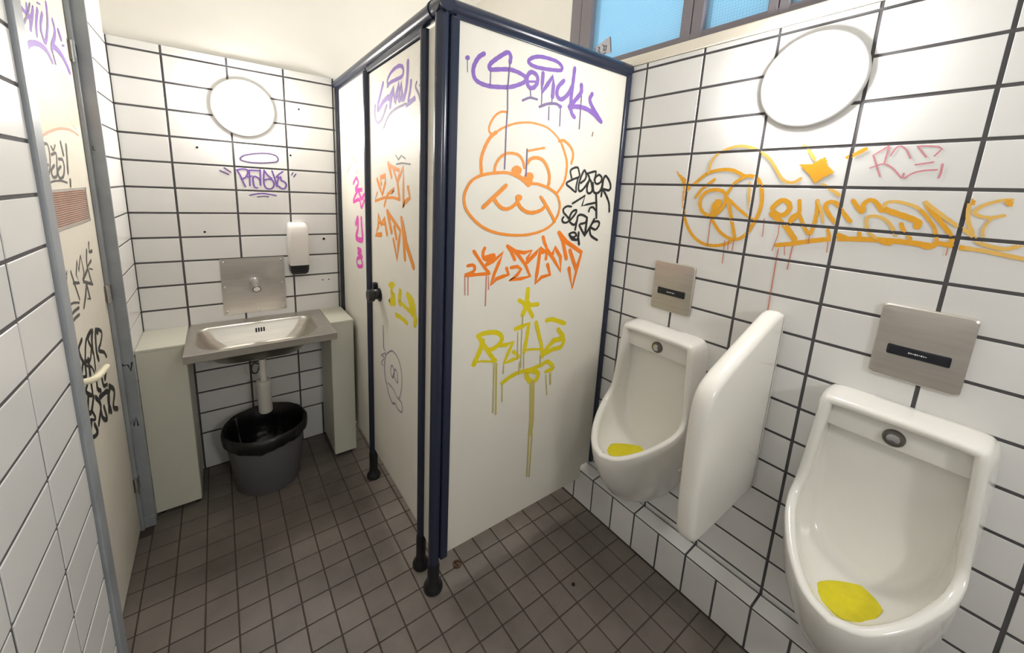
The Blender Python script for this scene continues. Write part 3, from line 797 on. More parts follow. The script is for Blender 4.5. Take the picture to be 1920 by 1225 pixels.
GRAFFITI = [
 ('purple_tag', 'side', 'purple spray tag with a halo and drips', [
  ('purple', 15.1, 'c', [(773, 2120), (754, 2106), (739, 2083), (732, 2059), (739, 2035), (761, 2024), (798, 2021), (843, 2026), (891, 2035), (931, 2051), (955, 2065), (960, 2080), (932, 2090), (887, 2093), (840, 2084), (801, 2076), (798, 2090), (816, 2108), (842, 2128), (872, 2147), (886, 2138), (885, 2118)]),
  ('purple', 14.2, 'c', [(970, 2142), (991, 2157), (1025, 2167), (1070, 2170), (1112, 2168), (1138, 2156), (1134, 2142), (1097, 2135), (1046, 2129), (1002, 2127), (975, 2132), (970, 2142)]),
  ('purple', 16.1, 'c', [(986, 2105), (1013, 2098), (1017, 2074), (999, 2052), (977, 2051), (967, 2068), (968, 2089), (986, 2105)]),
  ('purple', 8.6, 'l', [(967, 2068), (1010, 2076)]),
  ('purple', 17.3, 'l', [(1043, 2111), (1042, 2079), (1042, 2043), (1069, 2077), (1094, 2111), (1100, 2080), (1099, 2037)]),
  ('purple', 17.2, 'c', [(1153, 2106), (1126, 2078), (1122, 2048), (1145, 2035), (1178, 2057), (1204, 2096)]),
  ('purple', 16.9, 'c', [(1209, 2164), (1206, 2120), (1203, 2079), (1201, 2030), (1210, 1994), (1228, 1979)]),
  ('purple', 18.9, 'c', [(1255, 2109), (1256, 2081), (1225, 2045), (1193, 2012), (1218, 2019), (1271, 2024), (1327, 2015), (1395, 1984)]),
  ('purple', 18.0, 'c', [(1323, 2086), (1312, 2063), (1330, 2037), (1368, 2006), (1395, 1984)]),
  ('purple_thin', 8.9, 'c', [(951, 1999), (984, 2014), (1020, 2014)]),
  ('purple_thin', 10.7, 'c', [(1036, 1990), (1076, 2007), (1118, 2014), (1143, 2009)]),
  ('purple', 0.0, 'f', [(1154, 2009), (1152, 2005), (1147, 2001), (1141, 2000), (1135, 2002), (1132, 2006), (1134, 2010), (1139, 2014), (1146, 2015), (1151, 2013)]),
  ('purple_thin', 3.4, 'l', [(803, 2068), (803, 2024)]),
  ('purple_thin', 4.8, 'l', [(884, 2114), (879, 2027), (883, 1960), (881, 1885), (882, 1809), (882, 1744)]),
  ('purple_thin', 3.9, 'l', [(984, 2046), (989, 2018)]),
  ('purple_thin', 4.1, 'l', [(1043, 2040), (1044, 2001)]),
  ('purple_thin', 4.2, 'l', [(1097, 2033), (1097, 2007)]),
  ('purple_thin', 4.4, 'l', [(1146, 2004), (1148, 1933)]),
  ('purple_thin', 4.2, 'l', [(1084, 1998), (1086, 1948)]),
  ('purple_thin', 4.8, 'l', [(1260, 2068), (1262, 1937)]),
 ]),
 ('paint_dot', 'side', 'purple paint dot with a drip', [
  ('purple', 0.0, 'f', [(718, 2095), (717, 2090), (712, 2086), (706, 2085), (701, 2087), (699, 2091), (701, 2096), (706, 2100), (712, 2101), (716, 2099)]),
  ('purple_thin', 3.1, 'l', [(708, 2087), (710, 2049)]),
 ]),
 ('scuff_mark', 'side', 'short brown scuff', [
  ('brown', 6.6, 'l', [(1349, 1933), (1346, 1918)]),
 ]),
 ('bear_face', 'side', 'orange spray-painted outline of a bear face', [
  ('orange', 8.1, 'c', [(880, 1947), (856, 1944), (833, 1930), (815, 1907), (805, 1882), (809, 1867), (821, 1862)]),
  ('orange', 13.6, 'c', [(836, 1870), (814, 1852), (796, 1825), (782, 1793), (776, 1762), (780, 1721)]),
  ('orange', 8.3, 'c', [(836, 1870), (867, 1890), (923, 1913), (987, 1925), (1037, 1925), (1084, 1918), (1130, 1896), (1162, 1872)]),
  ('orange', 11.9, 'c', [(1162, 1872), (1186, 1835), (1204, 1797), (1206, 1753), (1195, 1708), (1158, 1662)]),
  ('orange', 11.9, 'c', [(1152, 1874), (1176, 1880), (1209, 1866), (1233, 1843), (1238, 1818), (1231, 1792)]),
  ('orange', 9.5, 'c', [(991, 1820), (1031, 1830), (1074, 1840)]),
  ('orange', 11.1, 'c', [(836, 1728), (840, 1754), (857, 1781), (885, 1800), (918, 1804), (948, 1799), (967, 1781), (978, 1755)]),
  ('orange', 14.4, 'c', [(990, 1773), (1006, 1791), (1033, 1798), (1067, 1793), (1093, 1770), (1110, 1736), (1111, 1704), (1105, 1689)]),
  ('orange', 0.0, 'f', [(965, 1744), (961, 1733), (949, 1725), (933, 1724), (921, 1730), (915, 1741), (919, 1752), (931, 1760), (946, 1761), (959, 1755)]),
  ('orange', 0.0, 'f', [(1027, 1724), (1023, 1713), (1012, 1705), (996, 1704), (984, 1710), (978, 1721), (982, 1732), (994, 1739), (1009, 1740), (1022, 1735)]),
  ('orange', 0.0, 'f', [(1024, 1703), (1021, 1694), (1012, 1688), (999, 1687), (989, 1692), (984, 1701), (987, 1710), (997, 1716), (1009, 1717), (1020, 1712)]),
  ('orange', 15.5, 'c', [(931, 1725), (963, 1717), (1001, 1690)]),
  ('orange', 11.2, 'c', [(1005, 1688), (972, 1707), (936, 1723), (893, 1731), (844, 1727), (786, 1716), (741, 1694), (717, 1659), (710, 1627), (719, 1593), (746, 1561), (790, 1528), (843, 1507), (907, 1495), (988, 1491), (1068, 1501), (1130, 1524), (1168, 1561), (1182, 1603), (1176, 1633), (1158, 1659), (1115, 1682), (1056, 1696), (1018, 1697)]),
  ('orange', 15.9, 'l', [(793, 1600), (892, 1683)]),
  ('orange', 14.3, 'c', [(839, 1634), (854, 1615), (878, 1598), (905, 1595), (931, 1606), (951, 1624), (955, 1641)]),
  ('orange', 0.0, 'f', [(974, 1640), (971, 1632), (963, 1627), (953, 1627), (944, 1631), (940, 1639), (943, 1647), (951, 1652), (961, 1652), (970, 1648)]),
  ('orange', 15.4, 'c', [(951, 1624), (971, 1600), (1004, 1584), (1042, 1583), (1079, 1594), (1102, 1613)]),
  ('orange', 14.0, 'c', [(1072, 1645), (1107, 1609), (1159, 1546)]),
  ('purple_thin', 5.4, 'l', [(986, 1826), (987, 1725)]),
 ]),
 ('black_tag', 'side', 'black marker tag of two looping words', [
  ('black', 9.9, 'c', [(1240, 1732), (1230, 1760), (1246, 1773), (1271, 1778), (1281, 1764), (1286, 1740), (1247, 1726), (1211, 1707), (1238, 1690), (1272, 1674), (1272, 1698), (1280, 1734)]),
  ('black', 10.8, 'c', [(1300, 1714), (1325, 1731), (1329, 1752), (1316, 1769), (1301, 1747), (1289, 1714), (1288, 1686), (1300, 1678), (1321, 1691), (1345, 1719)]),
  ('black', 10.4, 'c', [(1337, 1757), (1384, 1769), (1392, 1762), (1385, 1731)]),
  ('black', 11.4, 'c', [(1338, 1756), (1352, 1735), (1342, 1701), (1345, 1677), (1360, 1671), (1377, 1684), (1368, 1718), (1352, 1735)]),
  ('black', 10.6, 'c', [(1407, 1754), (1390, 1740), (1391, 1722), (1406, 1715), (1428, 1724), (1435, 1743), (1419, 1755), (1407, 1754)]),
  ('black', 11.7, 'c', [(1377, 1718), (1387, 1681), (1407, 1673), (1429, 1683), (1441, 1706), (1442, 1731)]),
  ('black', 12.0, 'c', [(1442, 1661), (1444, 1699), (1446, 1734), (1458, 1754), (1485, 1737), (1502, 1709), (1492, 1690), (1452, 1692), (1476, 1666), (1501, 1631), (1510, 1591)]),
  ('black', 12.8, 'c', [(1405, 1669), (1414, 1619), (1422, 1561)]),
  ('black', 10.4, 'c', [(1366, 1590), (1373, 1606), (1392, 1609), (1410, 1597)]),
  ('black', 9.5, 'c', [(1251, 1610), (1226, 1611), (1206, 1600), (1207, 1585), (1230, 1567), (1245, 1552), (1229, 1540), (1207, 1543), (1202, 1555), (1209, 1564)]),
  ('black', 10.5, 'c', [(1253, 1552), (1281, 1580), (1284, 1595), (1262, 1589), (1247, 1567), (1250, 1543), (1278, 1530), (1294, 1546)]),
  ('black', 10.7, 'c', [(1287, 1508), (1294, 1546), (1300, 1571), (1326, 1574), (1356, 1561), (1349, 1539), (1313, 1531), (1325, 1511), (1352, 1481)]),
  ('black', 12.0, 'c', [(1352, 1481), (1384, 1519), (1408, 1555)]),
  ('black', 12.7, 'c', [(1352, 1481), (1356, 1520), (1358, 1561)]),
  ('black', 10.8, 'c', [(1384, 1519), (1420, 1506), (1440, 1519), (1445, 1538), (1429, 1545), (1401, 1539), (1385, 1513), (1394, 1480), (1441, 1456)]),
  ('black', 9.3, 'c', [(1260, 1493), (1282, 1496), (1297, 1483), (1275, 1474), (1252, 1487), (1260, 1493)]),
  ('black', 10.9, 'c', [(1275, 1474), (1299, 1461), (1311, 1476), (1311, 1495)]),
  ('black', 9.3, 'c', [(1252, 1487), (1272, 1465), (1299, 1461)]),
  ('black', 11.8, 'c', [(1308, 1479), (1320, 1441)]),
  ('black', 9.8, 'l', [(1258, 1624), (1334, 1661), (1317, 1614), (1348, 1621), (1403, 1630)]),
 ]),
 ('orange_tag', 'side', 'angular orange spray tag with red drips', [
  ('orange_deep', 13.5, 'c', [(735, 1383), (755, 1384), (765, 1374), (758, 1358), (723, 1347), (778, 1346), (831, 1345)]),
  ('orange_deep', 14.3, 'c', [(806, 1445), (800, 1430), (805, 1406), (836, 1401), (852, 1417), (815, 1412)]),
  ('orange_deep', 13.6, 'l', [(759, 1436), (783, 1404), (809, 1371), (830, 1348)]),
  ('orange_deep', 15.7, 'l', [(817, 1381), (849, 1393), (894, 1424), (875, 1384), (856, 1343), (843, 1297), (866, 1320), (900, 1328), (926, 1333), (915, 1359)]),
  ('orange_deep', 15.2, 'l', [(914, 1449), (933, 1427), (953, 1393)]),
  ('orange_deep', 15.4, 'l', [(914, 1449), (956, 1426), (1002, 1418), (1040, 1425), (1018, 1393), (1011, 1367), (975, 1406), (951, 1426)]),
  ('orange_deep', 15.5, 'l', [(1011, 1367), (1039, 1316), (991, 1310), (932, 1310), (972, 1329), (989, 1350), (969, 1363), (938, 1361)]),
  ('orange_deep', 18.3, 'l', [(1020, 1378), (1065, 1413), (1088, 1438), (1083, 1381), (1077, 1324), (1073, 1283), (1104, 1306), (1153, 1313), (1135, 1358)]),
  ('orange_deep', 17.0, 'l', [(1088, 1430), (1125, 1413), (1123, 1386)]),
  ('orange_deep', 17.0, 'l', [(1099, 1479), (1111, 1452), (1130, 1421), (1100, 1415)]),
  ('orange_deep', 18.3, 'l', [(1130, 1421), (1170, 1379), (1216, 1324), (1209, 1389), (1170, 1434), (1162, 1407)]),
  ('orange_deep', 19.1, 'l', [(1190, 1496), (1215, 1460), (1246, 1379)]),
  ('orange_deep', 20.1, 'l', [(1190, 1496), (1238, 1455), (1341, 1402), (1324, 1345), (1299, 1237), (1268, 1332)]),
  ('orange_deep', 19.5, 'l', [(1315, 1324), (1265, 1414)]),
  ('orange_deep', 14.7, 'l', [(824, 1394), (852, 1410)]),
  ('red_drip', 3.8, 'l', [(723, 1344), (726, 1272)]),
  ('red_drip', 3.9, 'l', [(737, 1343), (739, 1270)]),
  ('red_drip', 5.0, 'l', [(819, 1339), (820, 1217)]),
  ('red_drip', 3.3, 'l', [(829, 1334), (832, 1281)]),
 ]),
 ('yellow_tag', 'side', 'yellow spray star and tag with long drips', [
  ('yellow', 23.7, 'l', [(1033, 1258), (1031, 1188)]),
  ('yellow', 18.1, 'l', [(989, 1217), (1029, 1193)]),
  ('yellow', 19.3, 'l', [(1094, 1186), (1029, 1189)]),
  ('yellow', 24.6, 'l', [(1012, 1152), (1034, 1192)]),
  ('yellow', 20.5, 'l', [(1068, 1135), (1034, 1188)]),
  ('yellow', 0.0, 'f', [(1059, 1189), (1055, 1177), (1042, 1171), (1026, 1173), (1013, 1183), (1007, 1195), (1011, 1207), (1023, 1213), (1039, 1211), (1053, 1201)]),
  ('yellow', 21.6, 'c', [(1153, 1103), (1192, 1101), (1268, 1070)]),
  ('yellow', 22.7, 'c', [(776, 981), (803, 1035), (814, 1071)]),
  ('yellow', 20.5, 'c', [(792, 1097), (821, 1103), (869, 1098), (901, 1081), (907, 1053), (876, 1031), (846, 1026)]),
  ('yellow', 18.3, 'c', [(792, 1097), (819, 1055), (856, 1001), (880, 972)]),
  ('yellow', 9.1, 'l', [(776, 989), (814, 986), (871, 970)]),
  ('yellow', 19.0, 'l', [(890, 1037), (935, 1031), (968, 1037), (947, 997), (926, 950), (968, 956), (1007, 960), (975, 991)]),
  ('yellow', 20.7, 'l', [(978, 1094), (1016, 1099), (1050, 1106), (1044, 1050), (1032, 979)]),
  ('yellow', 10.8, 'l', [(1032, 987), (1075, 982), (1128, 971)]),
  ('yellow', 19.6, 'l', [(1091, 1103), (1111, 1046), (1131, 992), (1142, 934)]),
  ('yellow', 22.5, 'c', [(1230, 1046), (1267, 1000), (1208, 994), (1166, 967), (1152, 945), (1206, 955), (1257, 957), (1267, 995), (1201, 999)]),
  ('yellow', 19.9, 'c', [(922, 862), (963, 880), (1011, 888), (1072, 886), (1135, 892), (1178, 900), (1215, 860), (1171, 853)]),
  ('yellow', 23.8, 'c', [(1088, 877), (1122, 856), (1113, 828), (1088, 822), (1059, 851), (1057, 877), (1088, 877)]),
  ('yellow_drip', 7.3, 'l', [(875, 962), (880, 738)]),
  ('yellow_drip', 7.3, 'l', [(887, 959), (895, 725)]),
  ('yellow_drip', 27.0, 'l', [(1091, 816), (1103, 631), (1099, 559)]),
  ('yellow_drip', 8.3, 'l', [(1092, 561), (1096, 334)]),
  ('yellow_drip', 8.5, 'l', [(1111, 554), (1110, 328)]),
  ('yellow_drip', 5.7, 'l', [(922, 857), (925, 774)]),
  ('yellow_drip', 6.1, 'l', [(1010, 938), (1009, 884)]),
  ('yellow_drip', 4.5, 'l', [(1012, 1084), (1018, 907)]),
  ('yellow_drip', 4.4, 'l', [(991, 1076), (997, 954)]),
  ('yellow_drip', 5.0, 'l', [(1030, 975), (1035, 903)]),
  ('yellow_drip', 9.0, 'l', [(1200, 837), (1205, 781)]),
  ('yellow_drip', 5.4, 'l', [(1172, 835), (1187, 732)]),
  ('yellow_drip', 5.7, 'l', [(924, 942), (924, 906)]),
  ('yellow_drip', 4.9, 'l', [(1013, 1148), (1014, 1112)]),
  ('yellow_drip', 5.3, 'l', [(1128, 941), (1132, 897)]),
 ]),
 ('amber_face', 'right', 'amber spray outline of a face with a cap and a star', [
  ('amber', 0.0, 'f', [(948, 1788), (924, 1767), (885, 1742), (867, 1710), (891, 1688), (912, 1738)]),
  ('amber', 12.6, 'c', [(894, 1695), (889, 1644), (878, 1593), (858, 1551), (826, 1514), (782, 1492), (733, 1492), (695, 1506), (675, 1525)]),
  ('amber', 12.5, 'c', [(860, 1724), (812, 1767), (769, 1781), (723, 1782), (689, 1769), (670, 1759), (646, 1759), (623, 1747), (607, 1716), (599, 1672), (602, 1631), (614, 1592), (632, 1551), (659, 1527), (691, 1527), (727, 1547), (752, 1575), (769, 1598)]),
  ('amber', 13.6, 'c', [(770, 1602), (804, 1617), (821, 1648), (817, 1680), (795, 1701), (765, 1707), (737, 1700), (724, 1683), (729, 1646), (751, 1614), (766, 1602)]),
  ('amber', 11.2, 'c', [(842, 1675), (821, 1708), (777, 1746)]),
  ('amber', 11.1, 'c', [(669, 1756), (697, 1737), (715, 1707), (724, 1683), (706, 1667), (669, 1636), (622, 1604), (609, 1599)]),
  ('amber', 12.3, 'c', [(715, 1667), (698, 1618), (681, 1565), (671, 1533)]),
  ('amber_pale', 9.8, 'c', [(804, 1773), (800, 1807), (784, 1837), (747, 1858), (704, 1867), (661, 1859), (629, 1842), (600, 1820), (576, 1789), (552, 1753), (531, 1738), (511, 1738), (495, 1750)]),
  ('amber_pale', 8.2, 'c', [(649, 1734), (643, 1686), (633, 1639)]),
  ('amber', 0.0, 'f', [(774, 1650), (759, 1672), (738, 1673), (740, 1642), (763, 1599), (775, 1612)]),
  ('amber', 0.0, 'f', [(510, 1798), (471, 1798), (439, 1818), (429, 1789), (409, 1769), (435, 1753), (453, 1732), (469, 1756)]),
  ('amber_pale', 10.1, 'c', [(503, 1856), (487, 1841), (468, 1812)]),
  ('amber_pale', 10.5, 'c', [(432, 1731), (407, 1716), (384, 1699)]),
  ('amber', 11.3, 'c', [(383, 1814), (372, 1819), (346, 1836)]),
  ('red_drip', 3.5, 'l', [(769, 1595), (768, 1489)]),
  ('red_drip', 3.2, 'l', [(671, 1523), (672, 1471)]),
  ('red_drip', 3.3, 'l', [(704, 1515), (700, 1428)]),
  ('red_drip', 2.9, 'l', [(690, 1517), (688, 1483)]),
 ]),
 ('amber_tag', 'right', 'long underlined amber spray tag with drips', [
  ('amber', 16.0, 'c', [(563, 1649), (549, 1669), (535, 1677), (518, 1670), (511, 1652), (520, 1632), (537, 1626), (558, 1637)]),
  ('amber', 17.5, 'c', [(562, 1628), (535, 1608), (510, 1586), (481, 1550)]),
  ('amber', 11.3, 'c', [(487, 1678), (482, 1640), (500, 1623), (502, 1605), (481, 1634)]),
  ('amber', 11.2, 'c', [(478, 1628), (459, 1591), (442, 1572), (435, 1605), (434, 1646), (438, 1680)]),
  ('amber', 11.9, 'c', [(378, 1611), (398, 1634), (414, 1661), (409, 1676), (391, 1676), (372, 1653), (347, 1622)]),
  ('amber', 9.3, 'c', [(399, 1597), (389, 1570)]),
  ('amber', 12.0, 'c', [(349, 1684), (336, 1666), (323, 1651), (323, 1675), (311, 1688), (296, 1681), (281, 1659)]),
  ('amber', 15.9, 'c', [(278, 1664), (249, 1653), (222, 1643), (201, 1632), (201, 1620)]),
  ('amber', 9.6, 'c', [(233, 1624), (225, 1605), (209, 1586)]),
  ('amber', 9.4, 'c', [(319, 1592), (316, 1573)]),
  ('amber', 15.1, 'c', [(529, 1522), (483, 1534), (431, 1550), (384, 1562), (347, 1567), (295, 1572), (257, 1574), (210, 1574), (172, 1571)]),
  ('amber', 13.0, 'c', [(265, 1569), (249, 1566), (245, 1572)]),
  ('amber', 12.1, 'c', [(368, 1578), (350, 1572)]),
  ('amber_pale', 7.9, 'c', [(438, 1680), (423, 1649), (413, 1613)]),
  ('amber_pale', 8.7, 'c', [(278, 1669), (273, 1682), (255, 1686), (228, 1680), (206, 1669), (184, 1646)]),
  ('amber_pale', 8.5, 'c', [(239, 1591), (255, 1620), (273, 1636), (293, 1642), (308, 1636), (306, 1612), (297, 1592), (280, 1578)]),
  ('amber', 10.8, 'c', [(195, 1686), (181, 1663), (164, 1643), (138, 1607), (126, 1575)]),
  ('amber', 12.4, 'c', [(214, 1576), (173, 1569), (153, 1579), (126, 1575), (98, 1572)]),
  ('amber', 10.7, 'c', [(189, 1572), (172, 1565), (161, 1570)]),
  ('amber', 7.6, 'c', [(201, 1664), (182, 1641), (166, 1616), (156, 1581)]),
  ('amber_pale', 9.5, 'c', [(195, 1686), (173, 1666), (150, 1646), (125, 1627), (102, 1611), (87, 1592), (68, 1584), (44, 1580), (29, 1585), (11, 1598)]),
  ('amber_pale', 10.4, 'c', [(101, 1573), (68, 1570), (32, 1564), (-1, 1559)]),
  ('amber_pale', 8.0, 'c', [(117, 1686), (115, 1661), (110, 1638), (99, 1614)]),
  ('amber_pale', 7.8, 'c', [(52, 1700), (69, 1697), (89, 1687), (101, 1675), (104, 1664), (92, 1656), (75, 1655), (57, 1661)]),
  ('amber_pale', 5.2, 'c', [(74, 1653), (81, 1636), (83, 1620), (80, 1607)]),
  ('amber', 0.0, 'f', [(108, 1692), (108, 1687), (110, 1684), (113, 1684), (116, 1687), (118, 1691), (118, 1696), (116, 1699), (113, 1699), (110, 1696)]),
  ('amber', 0.0, 'f', [(48, 1693), (48, 1687), (50, 1684), (54, 1684), (57, 1687), (59, 1692), (59, 1697), (57, 1701), (53, 1701), (50, 1698)]),
  ('red_drip', 3.8, 'l', [(522, 1510), (522, 1466), (521, 1363), (520, 1287)]),
  ('red_drip', 3.6, 'l', [(482, 1525), (485, 1445)]),
  ('red_drip', 2.7, 'l', [(532, 1593), (530, 1559), (540, 1501)]),
  ('red_drip', 2.8, 'l', [(581, 1611), (577, 1547)]),
  ('red_drip', 2.7, 'l', [(389, 1550), (387, 1519)]),
  ('red_drip', 2.6, 'l', [(505, 1522), (500, 1492)]),
  ('red_drip', 2.4, 'l', [(441, 1570), (439, 1540)]),
  ('red_drip', 2.3, 'l', [(134, 1567), (134, 1550)]),
 ]),
 ('pink_tag', 'right', 'thin pink marker tag of three letters', [
  ('pink_red', 3.7, 'l', [(301, 1756), (313, 1786), (326, 1817), (295, 1843), (298, 1793)]),
  ('pink_red', 3.6, 'l', [(216, 1808), (238, 1838), (216, 1837), (197, 1834), (190, 1828), (201, 1810)]),
  ('pink_red', 4.2, 'l', [(233, 1788), (200, 1794)]),
  ('pink_red', 3.8, 'c', [(327, 1781), (299, 1792), (278, 1780), (255, 1753), (252, 1765)]),
  ('pink_red', 3.6, 'c', [(288, 1815), (280, 1835), (270, 1840), (258, 1829), (246, 1806)]),
  ('pink_red', 4.2, 'c', [(248, 1752), (233, 1766), (213, 1772), (190, 1774)]),
  ('pink_red', 4.3, 'l', [(182, 1788), (181, 1765), (183, 1753)]),
 ]),
 ('purple_tag', 'back', 'small purple marker tag with a halo and quote marks', [
  ('purple_thin', 7.0, 'c', [(115, 1765), (129, 1782), (160, 1793), (203, 1802), (248, 1805), (280, 1798), (293, 1783), (288, 1765), (257, 1757), (211, 1751), (162, 1750), (128, 1756), (115, 1765)]),
  ('purple', 8.0, 'c', [(97, 1706), (121, 1713), (142, 1710), (145, 1695), (135, 1671), (115, 1657)]),
  ('purple', 8.2, 'c', [(185, 1614), (172, 1619), (167, 1644), (168, 1670), (180, 1676), (197, 1662), (201, 1631)]),
  ('purple', 8.3, 'c', [(222, 1710), (218, 1673), (218, 1634), (231, 1613), (254, 1614), (266, 1636), (259, 1660), (240, 1665), (219, 1658)]),
  ('purple', 8.7, 'c', [(222, 1713), (235, 1690), (255, 1670)]),
  ('purple', 8.8, 'c', [(300, 1681), (304, 1662), (318, 1655), (327, 1639), (318, 1617), (301, 1617), (288, 1629)]),
  ('purple', 7.9, 'l', [(97, 1706), (110, 1677), (120, 1645), (130, 1619)]),
  ('purple', 7.5, 'l', [(152, 1705), (152, 1669), (151, 1626)]),
  ('purple', 8.8, 'l', [(153, 1708), (177, 1709), (204, 1709)]),
  ('purple', 8.3, 'l', [(144, 1671), (162, 1678)]),
  ('purple', 7.7, 'l', [(201, 1631), (202, 1672), (203, 1714)]),
  ('purple', 8.2, 'l', [(260, 1713), (271, 1671), (280, 1626), (284, 1656), (293, 1680), (278, 1677), (294, 1696), (313, 1711)]),
  ('purple_thin', 8.1, 'l', [(23, 1696), (57, 1680)]),
  ('purple_thin', 7.5, 'l', [(42, 1712), (68, 1692)]),
  ('purple_thin', 6.2, 'l', [(364, 1709), (357, 1695)]),
  ('purple_thin', 6.8, 'l', [(379, 1702), (368, 1685)]),
  ('purple', 7.4, 'c', [(147, 1573), (178, 1581), (213, 1585), (247, 1580), (273, 1575)]),
  ('purple_thin', 5.8, 'c', [(182, 1565), (212, 1569), (235, 1567)]),
 ]),
 ('purple_tag', 'door', 'purple tag with a halo near the top of the door', [
  ('purple', 23.1, 'c', [(1799, 2098), (1834, 2060), (1871, 2018), (1866, 1998), (1801, 2022), (1735, 2034)]),
  ('purple', 15.5, 'c', [(1734, 2079), (1744, 2102), (1692, 2126), (1614, 2131), (1569, 2114), (1578, 2087), (1643, 2086), (1713, 2086), (1745, 2077)]),
  ('purple', 23.3, 'c', [(1521, 2125), (1525, 2080), (1538, 2035), (1560, 2001)]),
  ('purple', 16.9, 'c', [(1491, 2052), (1499, 2019), (1516, 1981), (1450, 1987), (1533, 1971)]),
  ('purple', 26.2, 'l', [(1725, 2025), (1673, 2058), (1664, 2009), (1634, 2045), (1625, 2004), (1587, 2060), (1578, 2003)]),
  ('purple', 27.1, 'l', [(1715, 1993), (1683, 2046), (1654, 2001), (1615, 2065), (1606, 2004)]),
  ('purple_thin', 10.2, 'c', [(1439, 2039), (1447, 2023), (1419, 1994), (1403, 1962)]),
  ('purple', 0.0, 'f', [(1397, 2020), (1399, 2018), (1404, 2018), (1411, 2019), (1416, 2021), (1418, 2024), (1416, 2026), (1411, 2027), (1405, 2025), (1399, 2023)]),
  ('purple_thin', 16.2, 'c', [(1908, 2023), (1915, 1985), (1886, 1944), (1814, 1958), (1757, 2002)]),
  ('purple_thin', 10.1, 'c', [(1799, 1912), (1737, 1956), (1654, 1974), (1542, 1979)]),
 ]),
 ('orange_tag', 'door', 'tall angular orange tag on the door', [
  ('orange', 13.7, 'l', [(1894, 1626), (1933, 1584), (1797, 1606), (1682, 1611), (1606, 1606)]),
  ('orange', 23.6, 'l', [(1892, 1687), (1857, 1650), (1823, 1619), (1781, 1674), (1781, 1705), (1848, 1696), (1836, 1669)]),
  ('orange', 17.2, 'l', [(1798, 1570), (1757, 1621), (1669, 1650), (1706, 1632)]),
  ('orange', 23.4, 'l', [(1741, 1757), (1704, 1701)]),
  ('orange', 19.8, 'l', [(1728, 1748), (1610, 1725), (1634, 1680), (1611, 1610)]),
  ('orange', 20.8, 'l', [(1680, 1734), (1634, 1676), (1567, 1740), (1567, 1668), (1567, 1575), (1545, 1600), (1499, 1618), (1519, 1657)]),
  ('orange', 25.2, 'l', [(1844, 1430), (1925, 1420), (1886, 1464), (1883, 1522), (1842, 1478), (1799, 1510), (1767, 1443)]),
  ('orange', 11.1, 'l', [(1885, 1483), (1800, 1482)]),
  ('orange', 26.3, 'l', [(1758, 1545), (1709, 1459)]),
  ('orange', 21.9, 'l', [(1758, 1545), (1683, 1511), (1601, 1475), (1624, 1412), (1639, 1343), (1684, 1426)]),
  ('orange', 25.0, 'l', [(1648, 1439), (1671, 1481)]),
  ('orange', 24.4, 'l', [(1589, 1527), (1567, 1462), (1551, 1362)]),
  ('orange', 27.6, 'l', [(1578, 1511), (1534, 1424), (1461, 1344)]),
  ('grey_ink', 5.9, 'l', [(1650, 1789), (1621, 1770), (1588, 1785), (1546, 1771)]),
  ('grey_ink', 6.0, 'l', [(1644, 1752), (1577, 1755), (1495, 1748)]),
 ]),
 ('yellow_tag', 'door', 'yellow spray patch beside the knob', [
  ('yellow', 0.0, 'f', [(1667, 1222), (1675, 1211), (1696, 1201), (1723, 1194), (1745, 1195), (1754, 1203), (1745, 1214), (1723, 1225), (1696, 1231), (1675, 1230)]),
  ('yellow', 30.2, 'c', [(1709, 1213), (1710, 1169), (1675, 1165), (1739, 1122), (1675, 1138)]),
  ('yellow', 34.3, 'c', [(1606, 1204), (1615, 1164), (1607, 1153)]),
  ('yellow', 33.0, 'c', [(1520, 1210), (1475, 1200), (1454, 1176), (1439, 1117)]),
  ('yellow', 20.3, 'c', [(1582, 1156), (1520, 1148), (1468, 1145)]),
  ('yellow', 41.9, 'c', [(1505, 1204), (1482, 1171), (1475, 1149)]),
  ('yellow', 26.7, 'c', [(1432, 1128), (1446, 1103)]),
 ]),
 ('yellow_dash', 'door', 'short yellow spray dash', [
  ('yellow', 22.8, 'c', [(1658, 1083), (1599, 1088), (1527, 1084)]),
 ]),
 ('pencil_doodle', 'door', 'thin purple doodle of a round figure low on the door', [
  ('purple_grey', 7.6, 'c', [(1800, 832), (1720, 885), (1646, 885), (1600, 848), (1585, 780), (1608, 705), (1640, 677), (1698, 696), (1768, 697)]),
  ('purple_grey', 11.0, 'c', [(1800, 832), (1821, 756), (1804, 695), (1786, 682)]),
  ('purple_grey', 10.2, 'c', [(1786, 682), (1760, 639), (1708, 617), (1674, 634)]),
  ('purple_grey', 7.9, 'c', [(1640, 677), (1593, 675), (1585, 634), (1633, 622), (1674, 634)]),
  ('purple_grey', 6.4, 'c', [(1827, 862), (1800, 846), (1867, 807), (1819, 811), (1868, 764), (1839, 762)]),
  ('purple_grey', 11.4, 'c', [(1833, 974), (1827, 862)]),
 ]),
 ('doodle_eyes', 'door', 'two thin purple ovals', [
  ('purple_grey', 8.9, 'c', [(1713, 814), (1731, 774), (1705, 752), (1680, 789), (1713, 814)]),
  ('purple_grey', 8.3, 'c', [(1705, 755), (1671, 812), (1688, 772), (1639, 755), (1647, 803), (1671, 812)]),
 ]),
 ('pink_tag', 'door', 'pink marker tag running down the narrow fixed panel', [
  ('pink', 19.8, 'c', [(2302, 1664), (2241, 1694), (2205, 1665), (2265, 1631), (2135, 1634), (2228, 1621), (2311, 1563), (2193, 1580), (2159, 1539), (2103, 1579)]),
  ('pink', 23.2, 'c', [(2208, 1633), (2156, 1587), (2105, 1609)]),
 ]),
 ('pink_tag', 'door', 'pink marker stroke in the middle of the narrow fixed panel', [
  ('pink', 31.9, 'c', [(2271, 1442), (2229, 1477), (2234, 1418), (2268, 1363), (2153, 1366), (2158, 1426), (2164, 1479)]),
